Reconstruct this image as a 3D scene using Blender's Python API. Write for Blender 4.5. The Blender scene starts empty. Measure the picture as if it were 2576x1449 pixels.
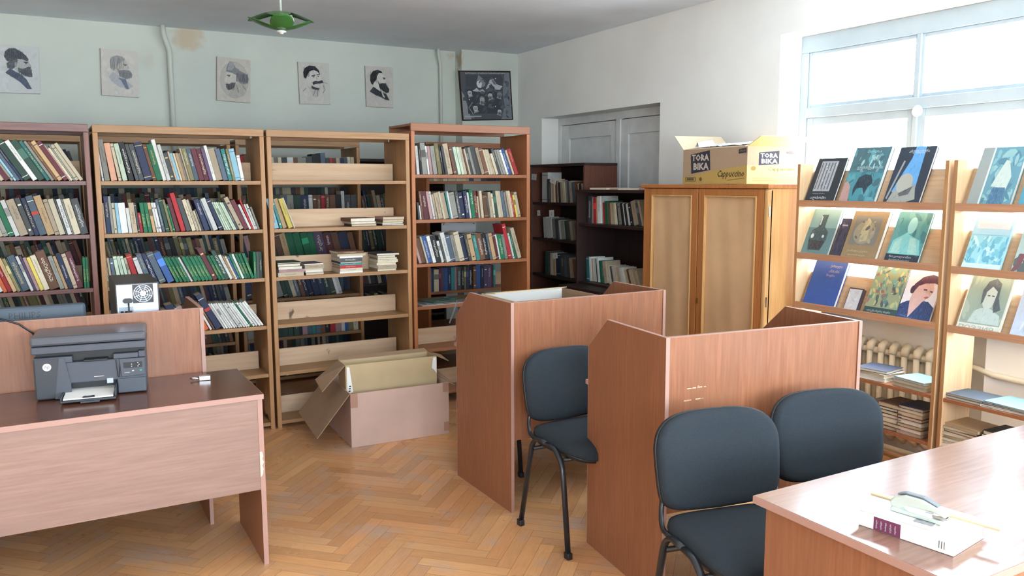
import bpy, bmesh, math, random, re
from mathutils import Vector, Matrix
R = random.Random(7)
SC = bpy.context.scene
COL = SC.collection
CAMZ = 1.62
W, H, F = 2576.0, 1449.0, 2055.2
YAW, PITCH, ROLL = 0.5158153, 0.12743148, -0.00283679

# ------------------------------------------------------------------ camera
def cam_axes():
    cy, sy, cp, sp, cr, sr = math.cos(YAW), math.sin(YAW), math.cos(PITCH), math.sin(PITCH), math.cos(ROLL), math.sin(ROLL)
    f = Vector((sy*cp, cy*cp, -sp)); r = Vector((cy, -sy, 0)); u = r.cross(f)
    return r*cr + u*sr, -r*sr + u*cr, f
CR, CU, CF = cam_axes()
cd = bpy.data.cameras.new('camera'); cd.sensor_width = 36; cd.lens = F/W*36; cd.clip_start = .05
cam = bpy.data.objects.new('camera', cd); COL.objects.link(cam)
m = Matrix((CR, CU, -CF)).transposed().to_4x4(); m.translation = (0, 0, CAMZ); cam.matrix_world = m
SC.camera = cam
def ray(x, y): return CF + CR*((x-W/2)/F) - CU*((y-H/2)/F)
def aty(x, y, Y): d = ray(x, y)*(Y/ray(x, y).y); return Vector((d.x, d.y, d.z+CAMZ))
def atx(x, y, X): d = ray(x, y)*(X/ray(x, y).x); return Vector((d.x, d.y, d.z+CAMZ))
def atz(x, y, z): d = ray(x, y); d = d*((z-CAMZ)/d.z); return Vector((d.x, d.y, z))
def project(p):
    v = Vector(p)-Vector((0, 0, CAMZ)); k = v.dot(CF)
    return (W/2+F*v.dot(CR)/k, H/2-F*v.dot(CU)/k)

# ------------------------------------------------------------------ colour + materials
def lin(c):
    o = []
    for v in c[:3]:
        v = v/255.0; o.append(v/12.92 if v <= .04045 else ((v+.055)/1.055)**2.4)
    return (*o, 1.0)
MATS = {}
def newmat(name):
    m = bpy.data.materials.new(name); m.use_nodes = True
    b = m.node_tree.nodes['Principled BSDF']; MATS[name] = m
    return m, m.node_tree.nodes, m.node_tree.links, b
def mix(nt, a, b, fac):
    n = nt.nodes.new('ShaderNodeMix'); n.data_type = 'RGBA'
    if isinstance(fac, float): n.inputs[0].default_value = fac
    else: nt.links.new(fac, n.inputs[0])
    for i, v in ((6, a), (7, b)):
        if isinstance(v, tuple): n.inputs[i].default_value = v
        else: nt.links.new(v, n.inputs[i])
    return n.outputs[2]
def ramp(nt, fac, p0, p1, c0=(0,0,0,1), c1=(1,1,1,1)):
    n = nt.nodes.new('ShaderNodeValToRGB'); e = n.color_ramp.elements
    e[0].position = p0; e[1].position = p1; e[0].color = c0; e[1].color = c1
    nt.links.new(fac, n.inputs[0]); return n.outputs[0]
def noise(nt, scale, detail=3, vec=None, rough=.5, dist=0):
    n = nt.nodes.new('ShaderNodeTexNoise'); n.inputs['Scale'].default_value = scale
    n.inputs['Detail'].default_value = detail; n.inputs['Roughness'].default_value = rough; n.inputs['Distortion'].default_value = dist
    if vec is not None: nt.links.new(vec, n.inputs['Vector'])
    return n.outputs['Fac']
def coords(nt, scale=(1,1,1), kind='Object'):
    t = nt.nodes.new('ShaderNodeTexCoord'); mp = nt.nodes.new('ShaderNodeMapping')
    mp.inputs['Scale'].default_value = scale; nt.links.new(t.outputs[kind], mp.inputs['Vector']); return mp.outputs[0]
def bump(nt, b, fac, strength=.1, dist=.002):
    n = nt.nodes.new('ShaderNodeBump'); n.inputs['Strength'].default_value = strength; n.inputs['Distance'].default_value = dist
    nt.links.new(fac, n.inputs['Height']); nt.links.new(n.outputs[0], b.inputs['Normal'])
def plain(name, rgb, rough=.6, metal=0., var=0., scale=8, spec=.5, bmp=0, bscale=200):
    m, N, L, b = newmat(name); nt = m.node_tree
    b.inputs['Base Color'].default_value = lin(rgb); b.inputs['Roughness'].default_value = rough
    b.inputs['Metallic'].default_value = metal; b.inputs['Specular IOR Level'].default_value = spec
    if var:
        f = ramp(nt, noise(nt, scale, 4, coords(nt)), .3, .7)
        L.new(mix(nt, lin([c*(1-var) for c in rgb]), lin([min(255, c*(1+var*.5)) for c in rgb]), f), b.inputs['Base Color'])
    if bmp: bump(nt, b, noise(nt, bscale, 2, coords(nt)), bmp)
    return m
def wood(name, light, dark, axis='z', rough=.45, fine=60, spec=.4, contrast=(.3,.7), knots=False, coat=0):
    m, N, L, b = newmat(name); nt = m.node_tree
    s = {'x': (.06,1,1), 'y': (1,.06,1), 'z': (1,1,.06)}[axis]
    v = coords(nt, s); f1 = noise(nt, fine, 4, v, .6); f2 = noise(nt, fine*.12, 3, v, .5, 1.2)
    a = mix(nt, lin(dark), lin(light), ramp(nt, f1, *contrast))
    lo = lin([c*.86 for c in light])
    c = mix(nt, a, mix(nt, lo, a, .5), ramp(nt, f2, .42, .6))
    if knots:
        v2 = coords(nt, tuple(x*.35 if x > .5 else x*3 for x in s))
        k = ramp(nt, noise(nt, 9, 3, coords(nt), .5, .6), .70, .76)
        c = mix(nt, c, lin([x*.55 for x in dark]), k)
    L.new(c, b.inputs['Base Color']); b.inputs['Roughness'].default_value = rough
    b.inputs['Specular IOR Level'].default_value = spec
    if coat: b.inputs['Coat Weight'].default_value = coat; b.inputs['Coat Roughness'].default_value = .15
    return m
def attrmat(name, rough=.6, spec=.35, dirt=.12):
    m, N, L, b = newmat(name); nt = m.node_tree
    a = N.new('ShaderNodeAttribute'); a.attribute_name = 'Col'
    f = ramp(nt, noise(nt, 35, 3, coords(nt)), .3, .7, (1-dirt,)*3+(1,), (1,1,1,1))
    n = N.new('ShaderNodeMix'); n.data_type = 'RGBA'; n.blend_type = 'MULTIPLY'; n.inputs[0].default_value = 1
    L.new(a.outputs['Color'], n.inputs[6]); L.new(f, n.inputs[7]); L.new(n.outputs[2], b.inputs['Base Color'])
    b.inputs['Roughness'].default_value = rough; b.inputs['Specular IOR Level'].default_value = spec
    return m

# ------------------------------------------------------------------ mesh builder
class MB:
    def __init__(s): s.v = []; s.f = []; s.m = []; s.c = []; s.M = Matrix.Identity(4); s.smooth = False
    def add(s, vs, fs, mi=0, col=None):
        n = len(s.v); s.v += [tuple(s.M @ Vector(p)) for p in vs]
        for q in fs: s.f.append([i+n for i in q]); s.m.append(mi); s.c.append(col)
        return s
    def box(s, x0, x1, y0, y1, z0, z1, mi=0, col=None):
        return s.hexa([(x0,y0,z0),(x1,y0,z0),(x1,y1,z0),(x0,y1,z0),(x0,y0,z1),(x1,y0,z1),(x1,y1,z1),(x0,y1,z1)], mi, col)
    def hexa(s, P, mi=0, col=None):
        return s.add(P, [(0,3,2,1),(4,5,6,7),(0,1,5,4),(1,2,6,5),(2,3,7,6),(3,0,4,7)], mi, col)
    def prism(s, pts, axis, a0, a1, mi=0, col=None):
        """polygon pts in the plane normal to axis, extruded from a0 to a1"""
        def mk(p, a): return {'x': (a,p[0],p[1]), 'y': (p[0],a,p[1]), 'z': (p[0],p[1],a)}[axis]
        n = len(pts); ar = sum(pts[i][0]*pts[(i+1)%n][1]-pts[(i+1)%n][0]*pts[i][1] for i in range(n))
        if (ar < 0) != (axis == 'y'): pts = pts[::-1]
        vs = [mk(p, a0) for p in pts]+[mk(p, a1) for p in pts]
        fs = [tuple(range(n))[::-1], tuple(range(n, 2*n))]+[(i,(i+1)%n,(i+1)%n+n,i+n) for i in range(n)]
        return s.add(vs, fs, mi, col)
    def slab(s, P, t, mi=0, col=None):
        """quad given by four 3-D corners, thickened by vector t"""
        t = Vector(t); return s.hexa([tuple(p) for p in P]+[tuple(Vector(p)+t) for p in P], mi, col)
    def tube(s, path, r, n=10, mi=0, col=None, cap=True, flat=1.0):
        P = [Vector(p) for p in path]; vs = []; fs = []; ref = None
        for i, p in enumerate(P):
            d = ((P[min(i+1, len(P)-1)]-p).normalized()+(p-P[max(i-1, 0)]).normalized()).normalized()
            if ref is None: ref = Vector((0,0,1)) if abs(d.z) < .9 else Vector((1,0,0))
            a = d.cross(ref).normalized(); b = a.cross(d).normalized(); ref = b
            for k in range(n):
                t = 2*math.pi*k/n; vs.append(tuple(p+a*(math.cos(t)*r*flat)+b*(math.sin(t)*r)))
        for i in range(len(P)-1):
            for k in range(n):
                fs.append((i*n+k, i*n+(k+1)%n, (i+1)*n+(k+1)%n, (i+1)*n+k))
        if cap: fs += [tuple(range(n))[::-1], tuple(range((len(P)-1)*n, len(P)*n))]
        return s.add(vs, fs, mi, col)
    def lathe(s, prof, n=24, mi=0, col=None, c=(0,0,0)):
        vs = []; fs = []
        for r, z in prof:
            for k in range(n):
                t = 2*math.pi*k/n; vs.append((c[0]+r*math.cos(t), c[1]+r*math.sin(t), c[2]+z))
        for i in range(len(prof)-1):
            for k in range(n): fs.append((i*n+k, i*n+(k+1)%n, (i+1)*n+(k+1)%n, (i+1)*n+k))
        fs += [tuple(range(n))[::-1], tuple(range((len(prof)-1)*n, len(prof)*n))]
        return s.add(vs, fs, mi, col)
    def data(s, name):
        me = bpy.data.meshes.new(name); me.from_pydata(s.v, [], s.f)
        me.polygons.foreach_set('material_index', s.m)
        if any(c is not None for c in s.c):
            a = me.color_attributes.new('Col', 'FLOAT_COLOR', 'CORNER'); buf = []
            for q, c in zip(s.f, s.c): buf += list(c or (.5,.5,.5,1))*len(q)
            a.data.foreach_set('color', buf)
        return me
    def build(s, name, mats, parent=None, smooth=False, bevel=0, local=None, merge=False):
        me = s.data(name)
        for mt in (mats if isinstance(mats, (list, tuple)) else [mats]): me.materials.append(mt)
        if merge:
            bm = bmesh.new(); bm.from_mesh(me); bmesh.ops.remove_doubles(bm, verts=bm.verts, dist=1e-5)
            bmesh.ops.recalc_face_normals(bm, faces=bm.faces); bm.to_mesh(me); bm.free()
        if smooth:
            me.polygons.foreach_set('use_smooth', [True]*len(me.polygons))
        o = bpy.data.objects.new(name, me); COL.objects.link(o)
        if smooth == 2 or bevel:
            pass
        if parent is not None: o.parent = parent
        if bevel:
            bv = o.modifiers.new('bevel', 'BEVEL'); bv.width = bevel; bv.segments = 2; bv.limit_method = 'ANGLE'; bv.angle_limit = math.radians(40)
        return o
def tag(o, label=None, cat=None, group=None, kind=None):
    for k, v in (('label', label), ('category', cat), ('group', group), ('kind', kind)):
        if v: o[k] = v
    return o
def thing(name, label, cat, loc=(0,0,0), rz=0, group=None):
    o = bpy.data.objects.new(name, None); COL.objects.link(o); o.empty_display_size = .05
    o.location = loc; o.rotation_euler = (0, 0, rz); return tag(o, label, cat, group)
def struct(name, mb, mats, parent=None, **k):
    o = mb.build(name, mats, parent, **k); o['kind'] = 'structure'; return o
def dup(root, loc, rz, label, group=None):
    r = root.copy(); COL.objects.link(r); r.location = loc; r.rotation_euler = (0, 0, rz); r['label'] = label
    if group: r['group'] = group
    for ch in list(root.children):
        c = ch.copy(); COL.objects.link(c); c.parent = r
        for g in list(ch.children):
            d = g.copy(); COL.objects.link(d); d.parent = c
    return r
TXT = {}
def text_tris(s, res=1, bold=0):
    """verts and faces of a word, height 1, starting at the origin, in the xy plane"""
    k = (s, res, bold)
    if k in TXT: return TXT[k]
    c = bpy.data.curves.new('word', 'FONT'); c.body = s; c.resolution_u = res; c.size = 1
    c.offset = bold
    o = bpy.data.objects.new('word', c); COL.objects.link(o); me = bpy.data.meshes.new_from_object(o)
    vs = [tuple(v.co) for v in me.vertices]; fs = [tuple(p.vertices) for p in me.polygons]
    bpy.data.objects.remove(o); bpy.data.meshes.remove(me); bpy.data.curves.remove(c)
    x0 = min(v[0] for v in vs); x1 = max(v[0] for v in vs); y0 = min(v[1] for v in vs); y1 = max(v[1] for v in vs)
    vs = [((v[0]-x0)/(y1-y0), (v[1]-y0)/(y1-y0)) for v in vs]
    TXT[k] = (vs, fs, (x1-x0)/(y1-y0)); return TXT[k]
def put_text(mb, s, origin, ux, uy, width=None, height=None, mi=0, col=None, res=1, bold=0):
    """word laid at origin along ux (unit) and uy (unit), fitted to width and/or height"""
    vs, fs, asp = text_tris(s, res, bold)
    if height is None: height = width/asp
    sx = (width/asp) if width else height
    o, ux, uy = Vector(origin), Vector(ux), Vector(uy)
    mb.add([tuple(o+ux*(v[0]*sx)+uy*(v[1]*height)) for v in vs], fs, mi, col)

# ------------------------------------------------------------------ shared materials
M_OAK = wood('pale_varnished_wood', (180,136,92), (148,106,68), 'z', .45)
M_OAKX = wood('pale_varnished_wood_across', (168,130,90), (142,104,68), 'x', .45)
M_RED = wood('reddish_varnished_wood', (128,84,74), (98,60,52), 'z', .4)
M_REDX = wood('reddish_varnished_wood_across', (122,88,84), (98,66,62), 'x', .4)
M_TALL = wood('orange_varnished_wood', (184,118,74), (156,92,54), 'z', .4)
M_TALLX = wood('orange_varnished_wood_across', (158,104,70), (134,82,52), 'x', .4)
M_PLY = wood('raw_plywood', (202,176,148), (184,152,122), 'x', .7, 30, .2, knots=True)
M_LAM = wood('brown_laminate', (154,102,72), (130,81,55), 'z', .36, 90, .5)
M_LAMX = wood('brown_laminate_sheen_across', (152,124,112), (134,106,94), 'x', .38, 90, .5)  # pale pinkish reflection on the desk front is put into this laminate's colour
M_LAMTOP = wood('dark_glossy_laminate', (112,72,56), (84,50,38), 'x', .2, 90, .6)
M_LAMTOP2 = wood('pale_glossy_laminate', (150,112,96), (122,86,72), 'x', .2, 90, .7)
M_EDGE = plain('pink_edge_band', (168,132,120), .45)
M_FRAME = plain('aged_bluish_white_paint', (172,186,194), .45, var=.04, scale=5)  # bluish white toned down evenly so the frames stay visible
M_RACK = wood('pale_rack_wood', (228,196,156), (206,168,124), 'z', .45)  # cream tone of the lit rack sides, light put into the colour
M_SLOPE = wood('faded_brown_board', (204,172,138), (184,150,116), 'y', .5)
M_LEDGE = wood('brown_ledge_wood', (186,140,108), (164,118,88), 'y', .45)
M_DARK = wood('dark_brown_laminate', (56,38,36), (38,26,25), 'z', .45)
M_DARKR = wood('dark_red_brown_laminate', (104,64,50), (76,44,34), 'z', .45)
M_WARD = wood('orange_wardrobe_wood', (188,124,70), (160,98,52), 'z', .35)
M_WARDY = wood('yellow_wardrobe_side', (206,162,106), (184,138,82), 'z', .35)  # yellower copy of the wardrobe wood, window light painted into the colour
M_KRAFT = plain('wrinkled_brown_paper', (204,166,124), .75, var=.06, scale=3, bmp=.0)
M_CARD = plain('brown_cardboard', (150,122,96), .85, var=.06, scale=5)
M_CARDP = plain('pinkish_cardboard', (196,168,154), .85, var=.05, scale=4)
M_CARDY = plain('yellowish_cardboard', (190,168,130), .85, var=.05, scale=4)
M_CARDE = plain('cardboard_edge', (205,186,160), .85)
M_TAPE = plain('brown_tape', (168,130,112), .3)
M_BOOK = attrmat('printed_cover')
M_INK = attrmat('ink_drawing', .8, .2, .06)
M_WHITE = plain('white_paint', (228,230,226), .5, var=.03)
M_DOOR = plain('grey_white_door_paint', (218,220,220), .45, var=.05, scale=6)
M_FABRIC = plain('black_woven_fabric', (42,49,55), .92, var=.12, scale=300, spec=.25, bmp=.25, bscale=900)
M_PLASTIC = plain('black_plastic', (28,30,33), .4)
M_METALB = plain('black_painted_steel', (30,32,36), .28)
M_STEEL = plain('bright_steel', (190,190,190), .25, 1)
M_PAPER = plain('white_paper', (232,232,228), .8)
M_PAGE = plain('page_block', (206,196,172), .85, var=.08, scale=60)

# ------------------------------------------------------------------ room shell
XR, YB, ZC = 4.3, 7.6, 2.93
XL, YF = -2.6, -3.0
T = .3
WZ0, WZ1 = .86, 2.59                       # window opening heights
WIN = [(1.45, 3.966), (-2.3, .55)]         # along the right wall
m, N, L, b = newmat('plastered_wall'); nt = m.node_tree
v = coords(nt); c0 = lin((202,208,199)); c1 = lin((190,196,190))
c = mix(nt, c0, c1, ramp(nt, noise(nt, 1.2, 5, v), .35, .65))
def stain(c, ctr, r, colr, strength=.6):
    t = nt.nodes.new('ShaderNodeTexCoord'); sub = nt.nodes.new('ShaderNodeVectorMath'); sub.operation = 'DISTANCE'
    ns = nt.nodes.new('ShaderNodeTexNoise'); ns.inputs['Scale'].default_value = 9; nt.links.new(t.outputs['Object'], ns.inputs['Vector'])
    ad = nt.nodes.new('ShaderNodeVectorMath'); ad.operation = 'MULTIPLY_ADD'; ad.inputs[1].default_value = (.22,.22,.22)
    nt.links.new(ns.outputs['Color'], ad.inputs[0]); nt.links.new(t.outputs['Object'], ad.inputs[2])
    nt.links.new(ad.outputs[0], sub.inputs[0]); sub.inputs[1].default_value = Vector(ctr)+Vector((.11,.11,.11))
    f = ramp(nt, sub.outputs['Value'], r*.55, r, (strength,)*3+(1,), (0,0,0,1))
    return mix(nt, c, lin(colr), f)
c = stain(c, (1.15, YB, 2.90), .15, (190,168,138), .7)
c = stain(c, (3.62, 7.5, 2.82), .10, (170,146,112), .8)
c = stain(c, (0.80, YB, 2.62), .07, (190,184,168), .3)
L.new(c, b.inputs['Base Color']); b.inputs['Roughness'].default_value = .85
bump(nt, b, noise(nt, 60, 4, v), .15, .003); M_WALL = m
M_WALLR = plain('warm_white_plaster', (238,238,234), .85, var=.03, scale=1.5)
M_CEIL = plain('grey_ceiling_paint', (232,240,248), .9, var=.04, scale=1.5)

# herringbone parquet: one mesh, a colour of its own per strip
fl = MB(); LP, WP = .40, .0667; S = LP/math.sqrt(2)
PAL = [(212,158,108), (208,154,104), (214,162,112), (206,150,102), (216,166,116), (210,156,108), (208,158,116), (200,146,100), (210,160,116)]
UVS = []
def plank(p, d):
    n = Vector((-d.y, d.x)); g = .0006
    q = [p+d*g+n*g, p+d*(LP-g)+n*g, p+d*(LP-g)+n*(WP-g), p+d*g+n*(WP-g)]
    if max(a.x for a in q) < XL or min(a.x for a in q) > XR+.2 or max(a.y for a in q) < YF or min(a.y for a in q) > YB: return
    col = list(R.choice(PAL)); k = R.uniform(.94, 1.06); col = lin([min(255, x*k) for x in col])
    fl.add([(a.x, a.y, 0) for a in q], [(0,1,2,3)], 0, col)
    u0, v0 = R.uniform(0, 50), R.uniform(0, 50)
    UVS.extend([(u0, v0), (u0+LP, v0), (u0+LP, v0+WP), (u0, v0+WP)])
d1 = Vector((1,-1)).normalized(); d2 = Vector((1,1)).normalized(); r2 = math.sqrt(.5)
def rot45(a, b): return Vector(((a-b)*r2+1.047, (a+b)*r2+.03))
for j in range(-12, 14):
    for k in range(-80, 130):
        plank(rot45(k*WP+j*LP, k*WP-j*LP), d2)
        plank(rot45(k*WP+j*LP+LP, (k+1)*WP-j*LP), d1)
flo = MB(); flo.box(XL-T, XR+T+.2, YF-T, YB+T, -.2, -.0015, 1)
m, N, L, b = newmat('parquet_strips'); nt = m.node_tree
a = N.new('ShaderNodeAttribute'); a.attribute_name = 'Col'
uv = N.new('ShaderNodeUVMap'); uv.uv_map = 'UV'; mp = N.new('ShaderNodeMapping'); mp.inputs['Scale'].default_value = (1, 14, 1); L.new(uv.outputs[0], mp.inputs[0])
g1 = ramp(nt, noise(nt, 9, 5, mp.outputs[0], .65, .4), .3, .7, (.86,.85,.84,1), (1.06,1.05,1.04,1))
x_ = N.new('ShaderNodeMix'); x_.data_type = 'RGBA'; x_.blend_type = 'MULTIPLY'; x_.inputs[0].default_value = 1
L.new(a.outputs['Color'], x_.inputs[6]); L.new(g1, x_.inputs[7])
v = coords(nt, (1,1,1)); worn = ramp(nt, noise(nt, 3.1, 6, v, .66, .5), .53, .74, (0,0,0,1), (.72,.72,.72,1))
cc = mix(nt, x_.outputs[2], lin((178,166,160)), worn)
L.new(cc, b.inputs['Base Color'])
rr = ramp(nt, noise(nt, 4, 4, v), .3, .8, (.24,)*3+(1,), (.46,)*3+(1,)); L.new(rr, b.inputs['Roughness'])
b.inputs['Specular IOR Level'].default_value = .5
M_PARQ = m; M_GAP = plain('dark_gap', (130,92,62), .8)
nb = len(fl.v); fl.v += flo.v; fl.f += [[i+nb for i in q] for q in flo.f]; fl.m += flo.m; fl.c += flo.c
o = struct('floor', fl, [M_PARQ, M_GAP])
uvl = o.data.uv_layers.new(name='UV'); flat = []
for p in UVS: flat += p
flat += [0]*(2*len(o.data.loops)-len(flat)); uvl.data.foreach_set('uv', flat)

struct('ceiling', MB().box(XL-T, XR+T+.3, YF-T, YB+T, ZC, ZC+.25), M_CEIL)
struct('wall_back', MB().box(XL-T, XR+T+.3, YB, YB+T, 0, ZC), M_WALL)
struct('wall_left', MB().box(XL-T, XL, YF, YB, 0, ZC), M_WALLR)
struct('wall_pillar', MB().box(3.66, XR, 7.45, YB, 0, ZC), M_WALL)
# right wall with door recess, two windows and the radiator niche
DY0, DY1, DZ = 5.185, 6.979, 2.255
XO = XR+.45
wr = MB()
wr.box(XR, XO, DY1, YB, 0, ZC); wr.box(XR, XO, DY0, DY1, DZ, ZC); wr.box(4.56, XO, DY0, DY1, 0, DZ)
wr.box(XR, XO, WIN[0][1], DY0, 0, ZC)
wr.box(XR, XO, WIN[0][0], WIN[0][1], WZ1, ZC)
wr.box(4.46, XO, 2.47, WIN[0][1], 0, WZ0-.04); wr.box(XR, XO, WIN[0][0], 2.47, 0, WZ0-.04)
wr.box(XR, XO, WIN[1][1], WIN[0][0], 0, ZC)
wr.box(XR, XO, WIN[1][0], WIN[1][1], WZ1, ZC); wr.box(XR, XO, WIN[1][0], WIN[1][1], 0, WZ0-.04)
wr.box(XR, XO, YF, WIN[1][0], 0, ZC)
struct('wall_right', wr, M_WALLR)
# wall behind the camera with its own window
FW = (-1.6, 3.0)
wf = MB(); wf.box(XL-T, FW[0], YF-T, YF, 0, ZC); wf.box(FW[1], XO, YF-T, YF, 0, ZC)
wf.box(FW[0], FW[1], YF-T, YF, 0, WZ0); wf.box(FW[0], FW[1], YF-T, YF, WZ1, ZC)
struct('wall_front', wf, M_WALLR)
m, N, L, b = newmat('window_glass'); nt = m.node_tree
b.inputs['Roughness'].default_value = 0; b.inputs['Transmission Weight'].default_value = 1; b.inputs['IOR'].default_value = 1.0
b.inputs['Base Color'].default_value = (1,1,1,1); b.inputs['Specular IOR Level'].default_value = .5
tr = N.new('ShaderNodeBsdfTransparent'); gl = N.new('ShaderNodeBsdfGlossy'); gl.inputs['Roughness'].default_value = 0
ms = N.new('ShaderNodeMixShader'); ms.inputs[0].default_value = .05
L.new(tr.outputs[0], ms.inputs[1]); L.new(gl.outputs[0], ms.inputs[2]); L.new(ms.outputs[0], N['Material Output'].inputs[0]); N.remove(b)
M_GLASS = m
def window(name, along, axis, a0, a1, plane, mull, transom=2.07):
    """frame in the plane x=plane (axis 'x') or y=plane; a0..a1 along the wall"""
    def bx(mb, p0, p1, q0, q1, z0, z1):
        if axis == 'x': mb.box(q0, q1, p0, p1, z0, z1)
        else: mb.box(p0, p1, q0, q1, z0, z1)
    root = MB(); q0, q1 = plane, plane+.07
    for z0, z1 in ((WZ0, WZ0+.06), (WZ1-.11, WZ1)): bx(root, a0, a1, q0, q1, z0, z1)
    for p0, p1 in ((a0, a0+.06), (a1-.06, a1)): bx(root, p0, p1, q0, q1, WZ0+.06, WZ1-.11)
    bx(root, a0+.06, a1-.06, q0-.012, q1, transom-.02, transom+.045)
    w = root.build(name, M_FRAME, bevel=.004); w['kind'] = 'structure'
    edges = [a0+.06]+mull+[a1-.06]
    for i in range(len(edges)-1):
        e0, e1 = edges[i], edges[i+1]
        for z0, z1, nm in ((WZ0+.06, transom-.02, 'casement'), (transom+.045, WZ1-.11, 'transom_light')):
            s = MB(); k = .05 if nm == 'casement' else .022; p0, p1 = e0+(.008 if i else 0), e1-(.008 if i < len(edges)-2 else 0)
            bx(s, p0, p0+k, q0+.01, q1-.01, z0, z1); bx(s, p1-k, p1, q0+.01, q1-.01, z0, z1)
            bx(s, p0+k, p1-k, q0+.01, q1-.01, z0, z0+k); bx(s, p0+k, p1-k, q0+.01, q1-.01, z1-k, z1)
            so = s.build(nm, M_FRAME, w, bevel=.003)
            g = MB(); bx(g, p0+k, p1-k, q0+.03, q0+.034, z0+k, z1-k); g.build('pane', M_GLASS, so)
    for mm in mull:
        s = MB(); bx(s, mm-.014, mm+.014, q0-.006, q1, WZ0+.06, WZ1-.11); s.build('mullion', M_FRAME, w, bevel=.003)
    return w
w1 = window('window_1', 'y', 'x', WIN[0][0], WIN[0][1], 4.50, [2.25, 3.10])
kn = MB(); kn.lathe([(.0,0),(.03,.003),(.034,.012),(.02,.02),(.008,.022)], 20); ko = kn.build('latch', M_WHITE, w1, smooth=True)
ko.rotation_euler = (0, -math.pi/2, 0); ko.location = (4.49, 3.075, 2.035)
window('window_2', 'y', 'x', WIN[1][0], WIN[1][1], 4.50, [-1.35, -.4])
window('window_3', 'x', 'y', FW[0], FW[1], YF-.2, [-.45, .7, 1.85])
struct('trim_sill', MB().box(4.19, 4.5, 1.35, 3.99, WZ0-.045, WZ0), M_WHITE, bevel=.006)
struct('trim_sill_2', MB().box(4.19, 4.5, -2.4, .65, WZ0-.045, WZ0), M_WHITE, bevel=.006)
struct('baseboard_right', MB().box(4.28, 4.3, YF, 2.47, 0, .09), M_WHITE)
struct('baseboard_back', MB().box(XL, 3.66, 7.58, 7.6, 0, .09), M_WHITE)
# double door in its recess
XD = 4.49
dr = MB(); dr.box(XD, XD+.07, DY0, DY1, DZ-.07, DZ); dr.box(XD, XD+.07, DY1-.05, DY1, 0, DZ-.07); dr.box(XD, XD+.07, DY0, DY0+.05, 0, DZ-.07)
door = struct('door_1', dr, M_DOOR, bevel=.003)
YM = 5.98
for (y0, y1, x0) in ((YM+.004, DY1-.054, XD+.012), (DY0+.054, YM-.004, XD+.004)):
    lf = MB(); sw, z0, z1 = .13, .02, DZ-.075
    lf.box(x0, x0+.045, y0, y0+sw, z0, z1); lf.box(x0, x0+.045, y1-sw, y1, z0, z1)
    for a, b2 in ((z0, .25), (.95, 1.1), (z1-.13, z1)): lf.box(x0, x0+.045, y0+sw, y1-sw, a, b2)
    lo = lf.build('door_leaf', M_DOOR, door, bevel=.003)
    for a, b2 in ((.25, .95), (1.1, z1-.13)): MB().box(x0+.018, x0+.03, y0+sw, y1-sw, a, b2).build('door_panel', M_DOOR, lo)
MB().box(XD-.008, XD+.015, YM-.03, YM+.03, .02, DZ-.07).build('cover_strip', M_DOOR, door, bevel=.002)

# daylight
w = bpy.data.worlds.new('sky'); SC.world = w; w.use_nodes = True; nt = w.node_tree; bg = nt.nodes['Background']
tc = nt.nodes.new('ShaderNodeTexCoord'); sx = nt.nodes.new('ShaderNodeSeparateXYZ'); nt.links.new(tc.outputs['Generated'], sx.inputs[0])
nt.links.new(ramp(nt, sx.outputs['Z'], .0, .08, (.74,.83,.88,1), (.78,.90,1.02,1)), bg.inputs['Color'])
bg.inputs['Strength'].default_value = 28.5
def portal(loc, rot, sx_, sy_):
    l = bpy.data.lights.new('daylight_portal', 'AREA'); l.shape = 'RECTANGLE'; l.size = sx_; l.size_y = sy_; l.cycles.is_portal = True
    o = bpy.data.objects.new('daylight_portal', l); COL.objects.link(o); o.location = loc; o.rotation_euler = rot
zc, zh = (WZ0+WZ1)/2, WZ1-WZ0
for a, b2 in WIN: portal((4.64, (a+b2)/2, zc), (0, math.radians(90), 0), zh, b2-a)
portal(((FW[0]+FW[1])/2, YF-.24, zc), (math.radians(90), 0, 0), FW[1]-FW[0], zh)
SC.view_settings.view_transform = 'Standard'; SC.view_settings.look = 'None'; SC.view_settings.gamma = 1
SC.view_settings.exposure = 0.0
SC.cycles.use_denoising = True; SC.cycles.use_adaptive_sampling = True; SC.cycles.adaptive_threshold = .025; SC.cycles.max_bounces = 8; SC.cycles.diffuse_bounces = 5; SC.cycles.transparent_max_bounces = 12
SC.cycles.sample_clamp_indirect = 8; SC.cycles.caustics_reflective = False; SC.cycles.caustics_refractive = False
# ================================================================== furniture
# ---- double-sided library bookcases
def bookcase(x0, x1, yf, depth, height, shelves, mz, mx, label, dividers, first=False, group=None, foot=.08, top_t=.045, div_h=.12):
    t = thing('bookcase', label, 'bookcase', (x0, yf, 0), 0, group); w = x1-x0; p = .028
    for a in (0, w-p):
        s = MB(); s.prism([(0,0),(.035,0),(.05,foot*.7),(.09,foot),(depth-.09,foot),(depth-.05,foot*.7),(depth-.035,0),(depth,0),(depth,height-top_t),(0,height-top_t)], 'x', a, a+p)
        s.build('side_panel', mz, t, bevel=.003)
    s = MB(); s.box(0, w, 0, .02, height-top_t, height); s.box(0, w, depth-.02, depth, height-top_t, height)
    s.box(0, w, .02, depth-.02, height-.02, height-.002); s.build('top_rail', mx, t, bevel=.003)
    for i, z in enumerate(shelves):
        s = MB(); s.box(p, w-p, .004, depth-.004, z-.024, z); s.build('shelf', mx, t, bevel=.002)
        if dividers is None or i in dividers:
            s = MB(); s.box(p, w-p-.02, depth*.5-.01, depth*.5+.008, z, z+div_h); s.build('divider_board', M_PLY, t, bevel=.002)
    return t
SH = [.05, .38, .70, 1.015, 1.33, 1.64]
bookcase(-.745, .238, 5.37, .42, 1.965, SH, M_RED, M_REDX, 'reddish brown library bookcase at the left edge, its shelves packed with leaning books', None)
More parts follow.
